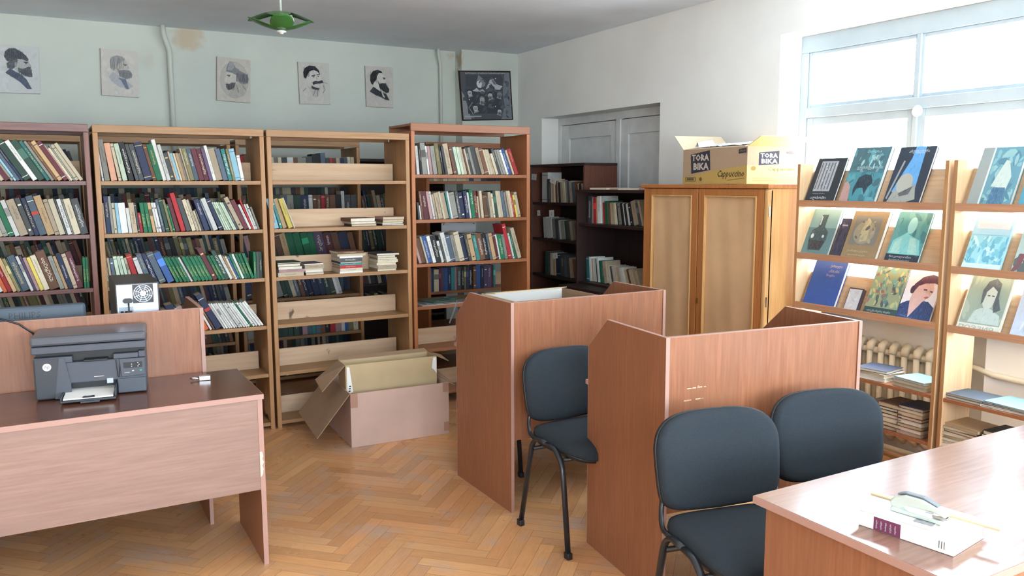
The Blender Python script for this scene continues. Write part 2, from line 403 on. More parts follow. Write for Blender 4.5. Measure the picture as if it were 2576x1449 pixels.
bookcase(.258, 1.232, 5.37, .42, 1.965, SH, M_OAK, M_OAKX, 'pale oak library bookcase full of books, standing behind the printer and computer case', None)
bookcase(1.248, 2.226, 5.37, .42, 1.965, SH, M_OAK, M_OAKX, 'pale brown bookcase with mostly empty shelves and a few flat book stacks', None)
bookcase(2.24, 3.205, 5.37, .42, 2.04, [.10, .425, .742, 1.05, 1.365, 1.683], M_TALL, M_TALLX, 'tallest bookcase, orange brown, its red book at the right end of the top shelf', [0, 1], top_t=.055)
bookcase(-.72, .262, 6.62, .42, 1.965, SH, M_OAK, M_OAKX, 'back row bookcase half hidden behind the reddish brown bookcase', [])
bookcase(.280, 1.262, 6.62, .42, 1.965, SH, M_OAK, M_OAKX, 'back row bookcase half hidden behind the full pale oak bookcase', [])
bookcase(1.300, 2.30, 6.62, .42, 1.965, SH, M_OAK, M_OAKX, 'back row bookcase seen through the mostly empty bookcase', [])
bookcase(2.78, 3.76, 6.35, .42, 1.965, SH, M_TALL, M_TALLX, 'back row orange bookcase seen through the tallest bookcase', [2, 3])
t = thing('shelf_unit', 'dark brown shelf unit against the back wall, seen through the mostly empty bookcase', 'shelf unit', (2.42, 7.15, 0))
for a in (0, .88): MB().box(a, a+.02, 0, .35, 0, 1.82).build('side_panel', M_DARK, t)
MB().box(-.01, .91, -.01, .36, 1.82, 1.845).build('top', M_DARK, t); MB().box(.02, .88, .34, .35, .05, 1.82).build('back_panel', M_DARK, t)
for z in SH[:-1]: MB().box(.02, .88, .01, .34, z-.02, z).build('shelf', M_DARK, t)

# ---- dark shelf units along the right wall (open side faces -X)
def wall_unit(x0, y0, y1, depth, h, shelves, mat, side, label, top_over=0):
    t = thing('shelf_unit', label, 'shelf unit', (x0, y0, 0)); w = y1-y0
    for a in (0, w-.02): MB().box(0, depth, a, a+.02, 0, h-.022).build('side_panel', side, t, bevel=.001)
    MB().box(-top_over, depth, -.003, w+.003, h-.022, h).build('top', mat, t, bevel=.001)
    MB().box(depth-.012, depth-.002, .02, w-.02, .03, h-.022).build('back_panel', mat, t)
    for z in shelves: MB().box(.012, depth-.012, .02, w-.02, z-.022, z).build('shelf', mat, t, bevel=.001)
    return t
NZ = [.10, .46, .815, 1.295]
wall_unit(3.79, 4.655, 5.61, .4, 1.567, NZ, M_DARK, M_DARK, 'black brown shelf unit between the orange wardrobe and the taller brown shelf unit', .01)
FZ = [.10, .45, .785, 1.118, 1.447]
wall_unit(3.948, 5.722, 6.61, .34, 1.79, FZ, M_DARK, M_DARKR, 'brown shelf unit standing in front of the grey double door')
# low dark board sticking out of the black unit
tag(MB().box(3.60, 3.785, 4.9, 5.58, .78, .80).build('shelf_board', M_DARK), 'dark board lying level with the lower shelf of the black brown unit', 'board')
for s_ in (4.93, 5.52): pass

# ---- wardrobe
t = thing('wardrobe', 'orange wooden wardrobe with two tall brown paper door panels beside the window', 'wardrobe', (3.7, 3.46, 0))
WW, WD, WH = 1.18, .54, 1.61
MB().box(.02, WD, 0, .02, .0, WH-.025).build('side_panel', M_WARDY, t, bevel=.004)
MB().box(.02, WD, WW-.02, WW, .0, WH-.025).build('side_panel', M_WARD, t, bevel=.004)
MB().box(-.004, .045, 0, .035, .0, WH-.025).build('corner_post', M_WARDY, t, bevel=.012)
MB().box(WD-.01, WD, .02, WW-.02, .03, WH-.025).build('back_panel', M_WARD, t)
MB().box(.03, WD-.01, .02, WW-.02, .06, .08).build('bottom', M_WARD, t)
MB().box(-.012, WD, -.008, WW+.004, WH-.025, WH).build('top', M_WARD, t, bevel=.004)
for y0, y1, lab in ((.605, 1.158, 0), (.037, .598, 1)):
    z0, z1 = .09, WH-.028; fw = .062
    q0, q1 = (y0+.055, y1-.085) if lab == 0 else (y0+.055, y1-.055)
    d = MB(); d.box(0, .022, y0, q0, z0, z1); d.box(0, .022, q1, y1, z0, z1); d.box(0, .022, q0, q1, z0, z0+fw); d.box(0, .022, q0, q1, z1-fw+.02, z1)
    do = d.build('door', M_WARD, t, bevel=.003)
    mo = MB(); e = .011
    mo.box(-.006, .016, q0, q0+e, z0+fw, z1-fw+.02); mo.box(-.006, .016, q1-e, q1, z0+fw, z1-fw+.02); mo.box(-.006, .016, q0+e, q1-e, z0+fw, z0+fw+e); mo.box(-.006, .016, q0+e, q1-e, z1-fw+.02-e, z1-fw+.02)
    mo.build('moulding', M_WARDY, do, bevel=.003)
    pm = MB(); nx, nz = 26, 60; vs = []; fs = []
    for j in range(nz+1):
        for i in range(nx+1):
            u, v_ = i/nx, j/nz
            dx = .0030*math.sin(u*7+v_*3+lab)+.0018*math.sin(u*17-v_*5)+.0006*math.sin(u*4+v_*13)*math.sin(v_*5)
            vs.append((.014+dx*.8, q0+e+(q1-q0-2*e)*u, z0+fw+e+(z1-z0-2*fw+.02-2*e)*v_))
    for j in range(nz):
        for i in range(nx):
            a = j*(nx+1)+i; fs.append((a, a+nx+1, a+nx+2, a+1))
    pm.add(vs, fs); pm.build('paper_panel', M_KRAFT, do, smooth=True)
    if lab == 1: pass
MB().box(-.004, .001, .578, .592, .832, .866).build('keyhole_plate', plain('brass', (190,160,90), .35, 1), t)
for z in (.91, 1.45): MB().box(.004, .012, -.004, .002, z-.03, z+.03).build('hinge', M_STEEL, t)

# ---- reading carrels
def carrel(loc, rz, label, w=.955, d=.61, h=1.05):
    t = thing('study_carrel', label, 'study carrel', loc, rz); p = .017
    for a in (0, w-p):
        s = MB(); s.prism([(0,0),(d,0),(d,h-.142),(d-.165,h),(0,h)], 'x', a+.0006, a+p-.0006); so = s.build('side_panel', M_LAM, t)
        e = MB(); e.box(a, a+p, -.001, .0, 0, h); e.box(a, a+p, 0, d-.165, h, h+.001)
        e.slab([(a, d-.165, h), (a+p, d-.165, h), (a+p, d, h-.142), (a, d, h-.142)], (0, .0008, .001)); e.box(a, a+p, d, d+.001, 0, h-.142)
        e.build('edge_band', M_EDGE, so)
    s = MB(); s.box(p, w-p, .004, .021, .365, h-.001); so = s.build('back_panel', M_LAM, t)
    MB().box(p, w-p, .003, .022, h-.001, h+.0006).build('edge_band', M_EDGE, so)
    s = MB(); s.box(p, w-p, .022, d+.016, .735, .755); so = s.build('worktop', M_LAMTOP, t, bevel=.002)
    MB().box(-.002, w+.002, d+.001, d+.02, .735, .755).build('edge_band', M_EDGE, so)
    s = MB(); s.box(p, w-p, d-.06, d-.043, .56, .735); s.build('apron', M_LAM, t)
    return t
carrel((1.905, 3.372, 0), 0, 'brown study carrel behind the chair, with an open carton inside it')
carrel((1.962, 2.305, 0), math.radians(-7.0), 'nearest brown study carrel with two black chairs in front of its back')
carrel((-.352, 3.972, 0), 0, 'brown study carrel behind the printer, holding the computer case and monitor')
# scratches on the nearest carrel's back and a peeled strip on the desk are in their own small marks
mk = MB()
for k in range(16):
    a = R.uniform(.0, .13); b_ = R.choice((.845, .85, .80)); mk.box(.08+a, .08+a+R.uniform(.004, .02), .0025, .0036, b_+a*.03, b_+a*.03+R.uniform(.0015, .004))
o = mk.build('scratch', plain('bare_chip', (214,186,160), .8)); o.parent = [x for x in COL.objects if x.name.startswith('study_carrel')][1]

# ---- desks
def desk(loc, w, d, h, panel_bot, label, top, mlam, inset=.018, left=True):
    t = thing('desk', label, 'desk', loc)
    s = MB(); s.box(0, w, 0, d, h-.022, h); so = s.build('desktop', top, t, bevel=.0015)
    e = MB(); e.box(-.001, w+.001, -.0012, 0, h-.022, h-.001); e.box(w, w+.0012, 0, d, h-.022, h-.001); e.box(-.0012, 0, 0, d, h-.022, h-.001); e.build('edge_band', M_EDGE, so)
    for a in (inset, w-inset-.02):
        s = MB(); s.box(a+.0006, a+.0194, .008, d-.03, 0, h-.022); so = s.build('side_panel', M_LAM, t)
        MB().box(a, a+.02, .007, .0082, 0, h-.022).build('edge_band', M_EDGE, so)
    s = MB(); s.box(inset+.02, w-inset-.02, .009, .026, panel_bot, h-.022); s.build('front_panel', mlam, t)
    return t
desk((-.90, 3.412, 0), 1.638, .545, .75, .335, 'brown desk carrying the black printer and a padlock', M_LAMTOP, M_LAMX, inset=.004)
for p_ in [x for x in COL.objects if x.name == 'desk']:
    s = MB()
    pts = [(.0,.0),(.010,.0),(.014,-.02),(.009,-.03),(.016,-.045),(.008,-.06),(.013,-.075),(.009,-.10),(0,-.11)]
    s.prism([(1.614+a, .50+z) for a, z in pts], 'y', .0055, .0068); s.build('bare_chipboard_patch', plain('bare_chipboard', (232,214,180), .9), p_)
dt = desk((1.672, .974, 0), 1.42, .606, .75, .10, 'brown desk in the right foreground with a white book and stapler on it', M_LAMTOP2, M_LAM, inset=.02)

# ---- chairs
def ring_cushion(mb, outline, levels, curve):
    """outline: list of (x,z) about 0; levels: (scale, y)"""
    n = len(outline); vs = []; fs = []
    for sc_, y in levels:
        for x, z in outline: vs.append((x*sc_, y+curve(x*sc_, z*sc_), z*sc_))
    k = len(levels)
    for i in range(k-1):
        for j in range(n): fs.append((i*n+j, i*n+(j+1)%n, (i+1)*n+(j+1)%n, (i+1)*n+j))
    vs.append((0, levels[0][1]+curve(0,0), 0)); vs.append((0, levels[-1][1]+curve(0,0), 0))
    for j in range(n): fs.append((len(vs)-2, (j+1)%n, j)); fs.append((len(vs)-1, (k-1)*n+j, (k-1)*n+(j+1)%n))
    mb.add(vs, fs)
def se(a, b_, top, bot, n=56, pt=2.6, pb=4.5, shoulder=0):
    o = []
    for k in range(n):
        t_ = 2*math.pi*k/n; c_, s_ = math.cos(t_), math.sin(t_); p = pt if s_ > 0 else pb
        x = math.copysign(abs(c_)**(2/p), c_)*a; z = math.copysign(abs(s_)**(2/p), s_)*(top if s_ > 0 else bot)
        x *= 1+shoulder*z; o.append((x, z))
    return o
def chair(loc, rz, label):
    """sitter faces local -Y; origin on the floor under the seat centre"""
    t = thing('office_chair', label, 'chair', loc, rz, None)
    # seat
    s = MB(); outl = se(.235, 0, .205, .215, pt=5, pb=3.4)
    s.M = Matrix.Translation((0, 0, .455)) @ Matrix.Rotation(math.radians(-90), 4, 'X')
    # outline z -> +y (rear); cushion height along -y local -> up
    ring_cushion(s, [(x, z) for x, z in outl], [(.90,.025),(.985,.012),(1.0,-.002),(.985,-.022),(.90,-.032),(.6,-.036)], lambda x, z: .035*max(0, (-z-.1)/.115)**2 if z < -.1 else -.006*(z/.2)**2)
    s.build('seat', M_FABRIC, t, smooth=True, merge=True)
    s = MB(); s.M = Matrix.Translation((0, 0, .438)) @ Matrix.Rotation(math.radians(-90), 4, 'X')
    ring_cushion(s, se(.225, 0, .195, .2, pt=5, pb=3.4), [(.8,.022),(.97,.02),(.99,.008),(.99,.0)], lambda x, z: .035*max(0, (-z-.1)/.115)**2 if z < -.1 else 0)
    s.build('seat_shell', M_PLASTIC, t, smooth=True, merge=True)
    # backrest
    tilt = math.radians(-9); oc = se(.240, 0, .178, .150, pt=3.2, pb=6, shoulder=.22)
    oc = [(x, z-.018*(1-(x/.23)**2) if z < 0 else z) for x, z in oc]
    MM = Matrix.Translation((0, .225, .655)) @ Matrix.Rotation(tilt, 4, 'X')
    s = MB(); s.M = MM
    ring_cushion(s, oc, [(.7,-.034),(.90,-.031),(.975,-.022),(1.0,-.008),(1.0,.0)], lambda x, z: -.35*x*x*1.2)
    s.build('backrest', M_FABRIC, t, smooth=True, merge=True)
    s = MB(); s.M = MM
    ring_cushion(s, oc, [(1.0,-.001),(1.012,.001),(1.012,.014),(.95,.022),(.7,.026)], lambda x, z: -.35*x*x*1.2)
    s.build('backrest_shell', M_PLASTIC, t, smooth=True, merge=True)
    def arc(pts, r=.05, n=5):
        P = [Vector(p) for p in pts]; out = [P[0]]
        for i in range(1, len(P)-1):
            a = (P[i-1]-P[i]); b2 = (P[i+1]-P[i]); k = min(r, a.length*.45, b2.length*.45); A = P[i]+a.normalized()*k; B = P[i]+b2.normalized()*k
            for j in range(n+1):
                u = j/n; out.append(A*(1-u)**2+P[i]*2*u*(1-u)+B*u*u)
        out.append(P[-1]); return out
    for sx_ in (-1, 1):
        X0, X1 = sx_*.262, sx_*.245
        f0, f1, r1, r0 = (X0, -.205, .012), (X1, -.115, .425), (X1, .10, .455), (X0, .205, .012)
        s = MB().tube(arc([f0, (X1, -.13, .40), (X1, -.07, .452), (X1, 0, .456)], .07), .0135, 12, flat=.75); s.build('leg', M_METALB, t, smooth=True)
        s = MB().tube(arc([r0, (X1, .125, .43), (X1, .07, .462), (X1, 0, .456)], .06), .0135, 12, flat=.75); s.build('leg', M_METALB, t, smooth=True)
        for y in (-.205, .205):
            MB().box(X0-.013, X0+.013, y-.017, y+.017, 0, .03).build('foot_cap', M_PLASTIC, t, bevel=.004)
        s = MB().tube(arc([(sx_*.236, .06, .446), (sx_*.236, .165, .452), (sx_*.222, .200, .50), (sx_*.205, .212, .60)], .05), .011, 12, flat=.8); s.build('back_support', M_METALB, t, smooth=True)
    for y, z in ((-.10, .405), (.12, .40)):
        MB().tube([(-.243, y, z), (.243, y, z)], .010, 10).build('crossbar', M_METALB, t, smooth=True)
    return t
c1 = chair((2.135, 3.02, 0), math.radians(0), 'black fabric chair in front of the farther study carrel')
dup(c1, (1.945, 1.845, 0), math.radians(-12), 'nearest black fabric chair, in front of the left end of the nearest carrel')
dup(c1, (2.485, 1.835, 0), math.radians(-14), 'black fabric chair at the right end of the nearest carrel, near the display racks')
dup(c1, (2.46, 3.985, 0), 0, 'black chair tucked inside the farther carrel, only one leg showing below its back')

# ---- display racks in front of the window
RX = 3.85; RLIPS = [1.512, 1.205, .912]
def rack(ya, yb, label):
    """ya > yb: from the wardrobe side towards the camera"""
    t = thing('display_rack', label, 'display rack', (RX, yb, 0)); w = ya-yb; D = .235; p = .02
    for a in (0, w-p):
        so = MB().box(0, D, a, a+p, 0, 1.727).build('side_panel', M_RACK, t, bevel=.002); MB().box(-.0012, .0005, a+.001, a+p-.001, .001, 1.726).build('edge_strip', M_OAK, so)
    for z in RLIPS:
        # sloping backboard: rests on the ledge at the front and leans back
        b0, b1 = (.05, z-.012), (.135, z+.175)
        s = MB(); s.prism([b0, (b0[0]+.012, b0[1]-.003), (b1[0]+.012, b1[1]), b1], 'y', p, w-p); s.v = [(q[0], q[1], q[2]) for q in s.v]
        s.build('sloping_board', M_SLOPE, t)
        s = MB(); s.prism([(0, z-.03), (.07, z-.035), (.07, z-.012), (.018, z-.01), (.012, z+.006), (0, z+.006)], 'y', p, w-p); s.build('ledge', M_LEDGE, t)
    for z in (.545, .295): MB().box(.002, D, p, w-p, z-.018, z).build('shelf', M_TALLX, t, bevel=.001)
    return t
rack(3.385, 2.455, 'wooden display rack beside the wardrobe, three rows of leaning cover-out books')
rack(2.430, 1.500, 'wooden display rack at the right edge of the photo, only its left part in view')
# ---- radiator and pipes
t = thing('radiator', 'white cast iron radiator in the niche behind the display rack', 'radiator', (4.375, 2.62, 0)); M_RAD = plain('cream_radiator_paint', (222,218,202), .5, var=.05)
for k in range(16):
    s = MB(); y = k*.078+.04
    s.tube([(-.03, y, .12), (-.03, y, .60)], .017, 10); s.tube([(.03, y, .12), (.03, y, .60)], .017, 10)
    s.tube([(-.03, y, .60), (-.022, y, .635), (0, y, .652), (.022, y, .635), (.03, y, .60)], .024, 10); s.tube([(-.03, y, .12), (0, y, .085), (.03, y, .12)], .024, 10)
    s.build('radiator_section', M_RAD, t, smooth=True)
for z in (.60, .13): MB().tube([(0, -.02, z), (0, 1.30, z)], .02, 10).build('connecting_pipe', M_RAD, t, smooth=True)
tag(MB().tube([(4.36, 2.6, .615), (4.33, 2.52, .617), (4.27, 2.4, .61), (4.268, 1.0, .58)], .016, 10).build('heating_pipe', M_RAD, smooth=True), 'white horizontal heating pipe leaving the radiator under the window sill', 'pipe')
tag(MB().tube([(4.27, 3.9, .05), (4.27, 1.0, .045)], .02, 10).build('heating_pipe', M_RAD, smooth=True), 'white heating pipe running low along the wall under the radiator', 'pipe')
M_PIPE = plain('grey_pipe_paint', (196,200,192), .5)
tag(MB().tube([(.935,7.52,2.93),(.94,7.52,2.86),(.985,7.56,2.73),(.985,7.56,0)], .022, 12).build('heating_pipe', M_PIPE, smooth=True), 'grey vertical pipe on the back wall between two portraits, bent near the ceiling', 'pipe')
tag(MB().tube([(3.44,7.52,2.93),(3.445,7.52,2.87),(3.48,7.56,2.78),(3.48,7.56,0)], .016, 12).build('heating_pipe', M_PIPE, smooth=True), 'thin grey vertical pipe on the back wall left of the framed poster', 'pipe')

# ---- pendant lamp
t = thing('pendant_lamp', 'green metal pendant lamp of two curved star shaped shades', 'ceiling lamp', (1.275, 5.0, 2.510))
M_GRN = plain('green_enamel', (64,118,58), .3, var=.1)
def shade(sgn, R0, h, a=.46, rot=0.):
    s = MB(); vs = []; fs = []; nf, nr = 96, 12
    for i in range(nr+1):
        for k in range(nf):
            ph = 2*math.pi*k/nf; Rm = R0*(a+(1-a)*abs(math.cos(2*ph))**1.15); r = .015+(Rm-.015)*i/nr
            z = sgn*h*((r/R0)**1.7); vs.append((r*math.cos(ph+rot), r*math.sin(ph+rot), z))
    for i in range(nr):
        for k in range(nf): fs.append((i*nf+k, i*nf+(k+1)%nf, (i+1)*nf+(k+1)%nf, (i+1)*nf+k))
    s.add(vs, fs); return s
o = shade(1, .188, .062).build('lower_shade', M_GRN, t, smooth=True); o.location = (0,0,.010); o.rotation_euler = (0, 0, math.radians(-12)); so = o.modifiers.new('s','SOLIDIFY'); so.thickness = .002
o = shade(-1, .188, .058).build('upper_shade', M_GRN, t, smooth=True); o.location = (0,0,.116); o.rotation_euler = (0, 0, math.radians(-20)); so = o.modifiers.new('s','SOLIDIFY'); so.thickness = .002
MB().tube([(0,0,.106),(0,0,.417)], .007, 10).build('rod', M_PIPE, t, smooth=True)
MB().lathe([(.01,-.012),(.012,-.004),(.028,0),(.028,.006),(.008,.012)], 20).build('bottom_nut', M_WHITE, t, smooth=True)
MB().tube([(0,0,.005),(0,0,.108)], .006, 8).build('inner_rod', M_PIPE, t, smooth=True)
o = MB().lathe([(.002,-.024),(.014,-.019),(.020,-.004),(.018,.012),(.010,.022),(.010,.03)], 18, c=(.05,-.03,.066)).build('bulb', plain('bulb_glass', (225,230,225), .1), t, smooth=True)
MB().lathe([(.05,.392),(.05,.407),(.02,.417)], 20).build('ceiling_cup', M_PIPE, t, smooth=True)
# ================================================================== books
CC = dict(wh=('white',(222,224,220)), cr=('cream',(206,196,170)), be=('beige',(182,166,142)), gy=('grey',(142,142,134)), dg=('dark grey',(74,78,80)),
 bk=('black',(38,40,44)), nv=('navy',(44,54,84)), bl=('blue',(58,92,150)), sb=('slate blue',(86,102,118)), lb=('light blue',(146,192,210)),
 te=('teal',(58,132,130)), gr=('green',(34,112,78)), dk=('dark green',(48,76,66)), ol=('olive',(128,122,86)), ye=('yellow',(212,192,96)),
 og=('orange',(208,104,58)), rd=('red',(176,46,52)), mr=('maroon',(98,48,56)), br=('brown',(112,78,58)), sa=('salmon',(202,152,126)),
 pk=('pink',(186,150,150)), pu=('purple',(92,78,108)), tn=('tan',(188,158,118)), mt=('pale green',(192,210,188)))
ORD = ['', 'first','second','third','fourth','fifth','sixth','seventh','eighth','ninth','tenth','eleventh','twelfth','thirteenth','fourteenth','fifteenth','sixteenth','seventeenth','eighteenth','nineteenth','twentieth']
def ordw(n):
    if n <= 20: return ORD[n]
    tens = {2:'twenty',3:'thirty',4:'forty',5:'fifty'}[n//10]
    return tens+'-'+ORD[n%10] if n % 10 else {3:'thirtieth',4:'fortieth',5:'fiftieth'}[n//10]
WORDS = ['რუსთაველი','საქართველო','მოთხრობები','ლექსები','ისტორია','პოეზია','რომანი','წერილები']
REC = []
def WC(s): return len(re.findall(r"[A-Za-z']+", s))
def tokens(s):
    out = []
    for t_ in s.split():
        mm = re.match(r'([a-z]{2})(\d+)h(\d+)([a-z]*)(?:\*(\d+))?$', t_); assert mm, t_
        for _ in range(int(mm[5] or 1)): out.append((mm[1], int(mm[2]), int(mm[3])/100, mm[4]))
    return out
def lean_at(pts, u):
    if not isinstance(pts, (list, tuple)): return pts
    for (a, x), (b2, y) in zip(pts, pts[1:]):
        if u <= b2: return x+(y-x)*(u-a)/(b2-a)
    return pts[-1][1]
def row(origin, length, toks, lean, name, ordfrom='left', facing='-y', depth=.15, vis=1.0, loose=0):
    """books side by side from origin along the row to the viewer's right, filling length metres"""
    tk = tokens(toks); n = len(tk)
    if facing == '-y': MR = Matrix.Translation(origin)
    else: MR = Matrix.Translation(origin) @ Matrix(((0,1,0,0),(-1,0,0,0),(0,0,1,0),(0,0,0,1)))
    RW = random.Random(name); sc_ = .0023
    def lay(k):
        x = 0; P = []; acc = 0; tot = sum(t_[1] for t_ in tk); prev = None
        for c_, w_, h_, d_ in tk:
            th = math.radians(lean_at(lean, acc/tot)); w = max(.003, w_*k)*math.cos(th)
            if prev:
                pt, pw, px, ph = prev; dt = math.tan(th)-math.tan(pt)
                x = px+pw/math.cos(pt)+max(0, dt*min(h_*math.cos(th), ph*math.cos(pt)))+.0006
            P.append((x, w, h_, th)); prev = (th, w, x, h_); acc += w_
        return P, x+w/math.cos(th)
    for _ in range(12):
        P, L_ = lay(sc_); sc_ *= (length/L_)**1.0
    P, L_ = lay(sc_)
    recs = []
    for i, ((c_, w_, h_, d_), (x, w, h, th)) in enumerate(zip(tk, P)):
        y = RW.uniform(0, .014); dep = depth*RW.uniform(.85, 1.0)
        M_ = MR @ Matrix.Translation((x, y, 0)) @ Matrix.Rotation(-th, 4, 'Y')
        recs.append(dict(M=M_, w=w, d=dep, h=h, c=c_, deco=d_, lay=0, vis=vis, i=i, n=n, name=name, of=ordfrom, seed=RW.random()))
    REC.extend(recs)
    # labels
    nm = [CC[r['c']][0] for r in recs]; hs = sorted(r['h'] for r in recs); used = {}
    for i, r in enumerate(recs):
        l_ = nm[i-1] if i else 'nothing'; g_ = nm[i+1] if i < n-1 else 'nothing'; r['key'] = (nm[i], l_, g_)
    for i, r in enumerate(recs):
        c_, l_, g_ = r['key']; lab = None
        nn = name.replace(' the ', ' ')
        if nm.count(c_) == 1: lab = f'the only {c_} book on the {nn}'
        elif 0 < i < n-1 and sum(q['key'] == r['key'] for q in recs) == 1 and l_ != c_ and g_ != c_:
            lab = f'{c_} book between {l_} and {g_} on {nn}' if l_ != g_ else f'{c_} book between two {l_} ones on {nn}'
        if not lab or WC(lab) > 16:
            k = i+1 if ordfrom == 'left' else n-i
            lab = f'{c_} book, {ordw(k)} from {ordfrom} on {nn}' if k > 1 else f'{c_} book at the {ordfrom} end of {nn}'
        r['label'] = lab
    return recs
def stack(cx, y, z, items, name, face='p', facing='-y', vis=1.5, cap=True):
    """items from the bottom up: (cover, thickness cm, width cm, depth cm, turn deg, dx cm, face)"""
    RW = random.Random(name); n = len(items)
    for i, it in enumerate(items):
        c_, th, w, d, a, dx = it[:6]; fc = it[6] if len(it) > 6 else face; th, w, d, dx = th/100, w/100, d/100, dx/100
        base = Matrix.Translation((cx, y, z)) if facing == '-y' else Matrix.Translation((cx, y, z)) @ Matrix(((0,1,0,0),(-1,0,0,0),(0,0,1,0),(0,0,0,1)))
        M_ = base @ Matrix.Translation((dx, 0, 0)) @ Matrix.Rotation(math.radians(a), 4, 'Z') @ Matrix.Translation((-w/2, 0, 0))
        k = n-i
        pos = 'on top' if k == 1 else ('at bottom' if i == 0 else f'{ordw(k)} from top')
        cn = CC[c_][0]
        REC.append(dict(M=M_, w=w, d=d, h=th, c=c_, deco='', lay=1, face=fc, vis=vis, i=i, n=n, name=name, seed=RW.random(), label=f'{cn} book {pos} of the {name}'.replace(' the ', ' ')))
        z += th+.0004
def shade_col(rgb, k): return lin([max(0, min(255, x*k)) for x in rgb])
def book_mesh(mb, r, full=True):
    RW = random.Random(r['seed']); rgb = CC[r['c']][1]; k = RW.uniform(.84, 1.02); col = shade_col(rgb, k)
    pg = shade_col(RW.choice([(206,196,170),(216,210,192),(190,176,148)]), 1); w, d, h = r['w'], r['d'], r['h']; b_ = .0016
    if r['lay']:
        # flat book; spine left / front
        if not full: mb.box(0, w, 0, d, 0, h, 0, col if r['face'] == 's' else pg); mb.box(0, w, 0, d, h, h+.0003, 0, col); return
        mb.box(0, w, 0, d, 0, b_, 0, col); mb.box(0, w, 0, d, h-b_, h, 0, col)
        if r['face'] == 's': mb.box(0, w, 0, .002, b_, h-b_, 0, col); mb.box(.003, w-.003, .002, d-.004, b_, h-b_, 0, pg)
        else:
            mb.box(0, .0025, 0, d, b_, h-b_, 0, col); mb.box(.0025, w-.004, .004, d-.004, b_, h-b_, 0, pg)
        if r['face'] == 's' and h > .012:
            put_text(mb, RW.choice(WORDS), (w*.25, -.0003, h*.35), (1,0,0), (0,0,1), width=w*.45, height=h*.35, col=lin((70,60,50)) if sum(rgb) > 420 else lin((220,214,190)))
        if 'c' in r['deco']: pass
        return
    if not full:
        mb.box(0, w, 0, d, 0, h, 0, col); mb.box(b_, w-b_, .003, d, h, h+.0002, 0, pg); return
    rb = min(.0025, w*.2)
    # rounded spine strip + boards
    mb.prism([(0,.003),(rb*.4,.0008),(rb+.0005,0),(w-rb-.0005,0),(w-rb*.4,.0008),(w,.003),(w,d),(w-b_,d),(w-b_,.005),(b_,.005),(b_,d),(0,d)], 'z', 0, h, 0, col)
    mb.box(b_, w-b_, .005, d-.003, .002, h-.003, 0, pg)
    light = sum(rgb) > 400
    ink = lin((70,58,48)) if light else lin(RW.choice([(222,218,200),(206,186,120),(226,226,222)]))
    f = -.0002; dc = r['deco']
    def band(z0, z1, c2, x0=.0008, x1=None): mb.box(x0, (x1 or w-.0008), f, .001, z0, z1, 0, c2)
    if 'g' in dc: put_text(mb, 'ილია', (w*.7, f, h*.2), (0,0,1), (-1,0,0), width=h*.42, height=w*.5, col=lin((196,182,110)))
    elif 't' in dc:
        wd = r.get('word') or RW.choice(WORDS)
        put_text(mb, wd, (w*.76, f, h*.2), (0,0,1), (-1,0,0), width=h*.62, height=w*.5, col=ink)
    elif 'r' in dc: band(h*.52, h*.6, lin((178,58,48))); band(h*.86, h*.875, ink)
    elif w > .006:
        q = RW.random()
        if q < .18: band(h*.08, h*.095, ink); band(h*.9, h*.915, ink)
        elif q < .3: band(h*.55, h*.78, shade_col(rgb, .6 if light else 1.5))
        elif q < .62 and w > .008: put_text(mb, RW.choice(WORDS), (w*.72, f, h*RW.choice([.3,.45,.5])), (0,0,1), (-1,0,0), width=h*.38, height=w*.38, col=ink)
        elif q < .7: band(h*.12, h*.17, ink, w*.3, w*.7); band(h*.8, h*.84, ink, w*.2, w*.8)

YR = 5.385       # spine line of the front row
def xr(px, py): return aty(px, py, YR).x
def frow(p0, p1, py, z, toks, lean, name, **k):
    x0, x1 = xr(p0, py), xr(p1, py); return row((x0, YR, z+.0005), x1-x0, toks, lean, name, **k)
A_, B_, C_, D_ = 'reddish brown bookcase', 'full pale oak bookcase', 'mostly empty bookcase', 'tallest bookcase'
frow(-8, 212, 452, 1.64, 'dk4h23 gy5h22 cr11h22 mr15h23 gy8h23 lb7h25 sb10h24 nv8h25 dk22h25 wh15h25 dk21h25 te12h25t gy9h25 br9h25 tn14h25 mr15h25 pk3h23 cr8h21 gy5h23 cr11h23 cr12h24', 30, 'top shelf of the '+A_, ordfrom='right')
frow(-10, 224, 588, 1.33, 'wh8h20 cr9h20 gy13h20 gr15h21 wh12h21 be22h21 dg14h22 nv12h22t sb19h23r tn19h23 be12h21 cr15h21 dg5h21 wh11h21t gy5h21 cr18h21 dg20h21t', [(0,18),(1,12)], 'second shelf of the '+A_, ordfrom='right')
frow(-8, 211, 724, 1.015, 'wh16h20 og10h20 rd13h21 tn11h20 ol9h20 dk3h20 sb21h21t wh8h21 pu7h21 pk9h20 ye10h20 cr15h21 br26h23t gy13h20 tn8h20 nv14h21 be12h21 mr15h22t', [(0,20),(1,14)], 'third shelf of the '+A_, ordfrom='right')
frow(212, 226, 722, 1.015, 'gr8h18g gr8h18g', 0, 'upright pair, third shelf of '+A_)
frow(252, 616, 450, 1.64, 'pu4h20 wh5h21 gy14h24 sa16h22 cr9h22 mt13h22 bk15h23t dg10h22 dg14h22t nv22h23 br10h22 gr17h22 wh11h25 wh10h22t dg13h17 be5h18 lb8h17 cr6h17 tn9h17 gy6h17 be5h20 ol13h20 sb13h20 mr15h20 mr14h20t pu10h20 wh9h22t be20h20 sb15h20 te12h20t ol8h20t lb17h20 wh10h16', [(0,5),(.2,13),(.85,13),(1,8)], 'top shelf of the '+B_)
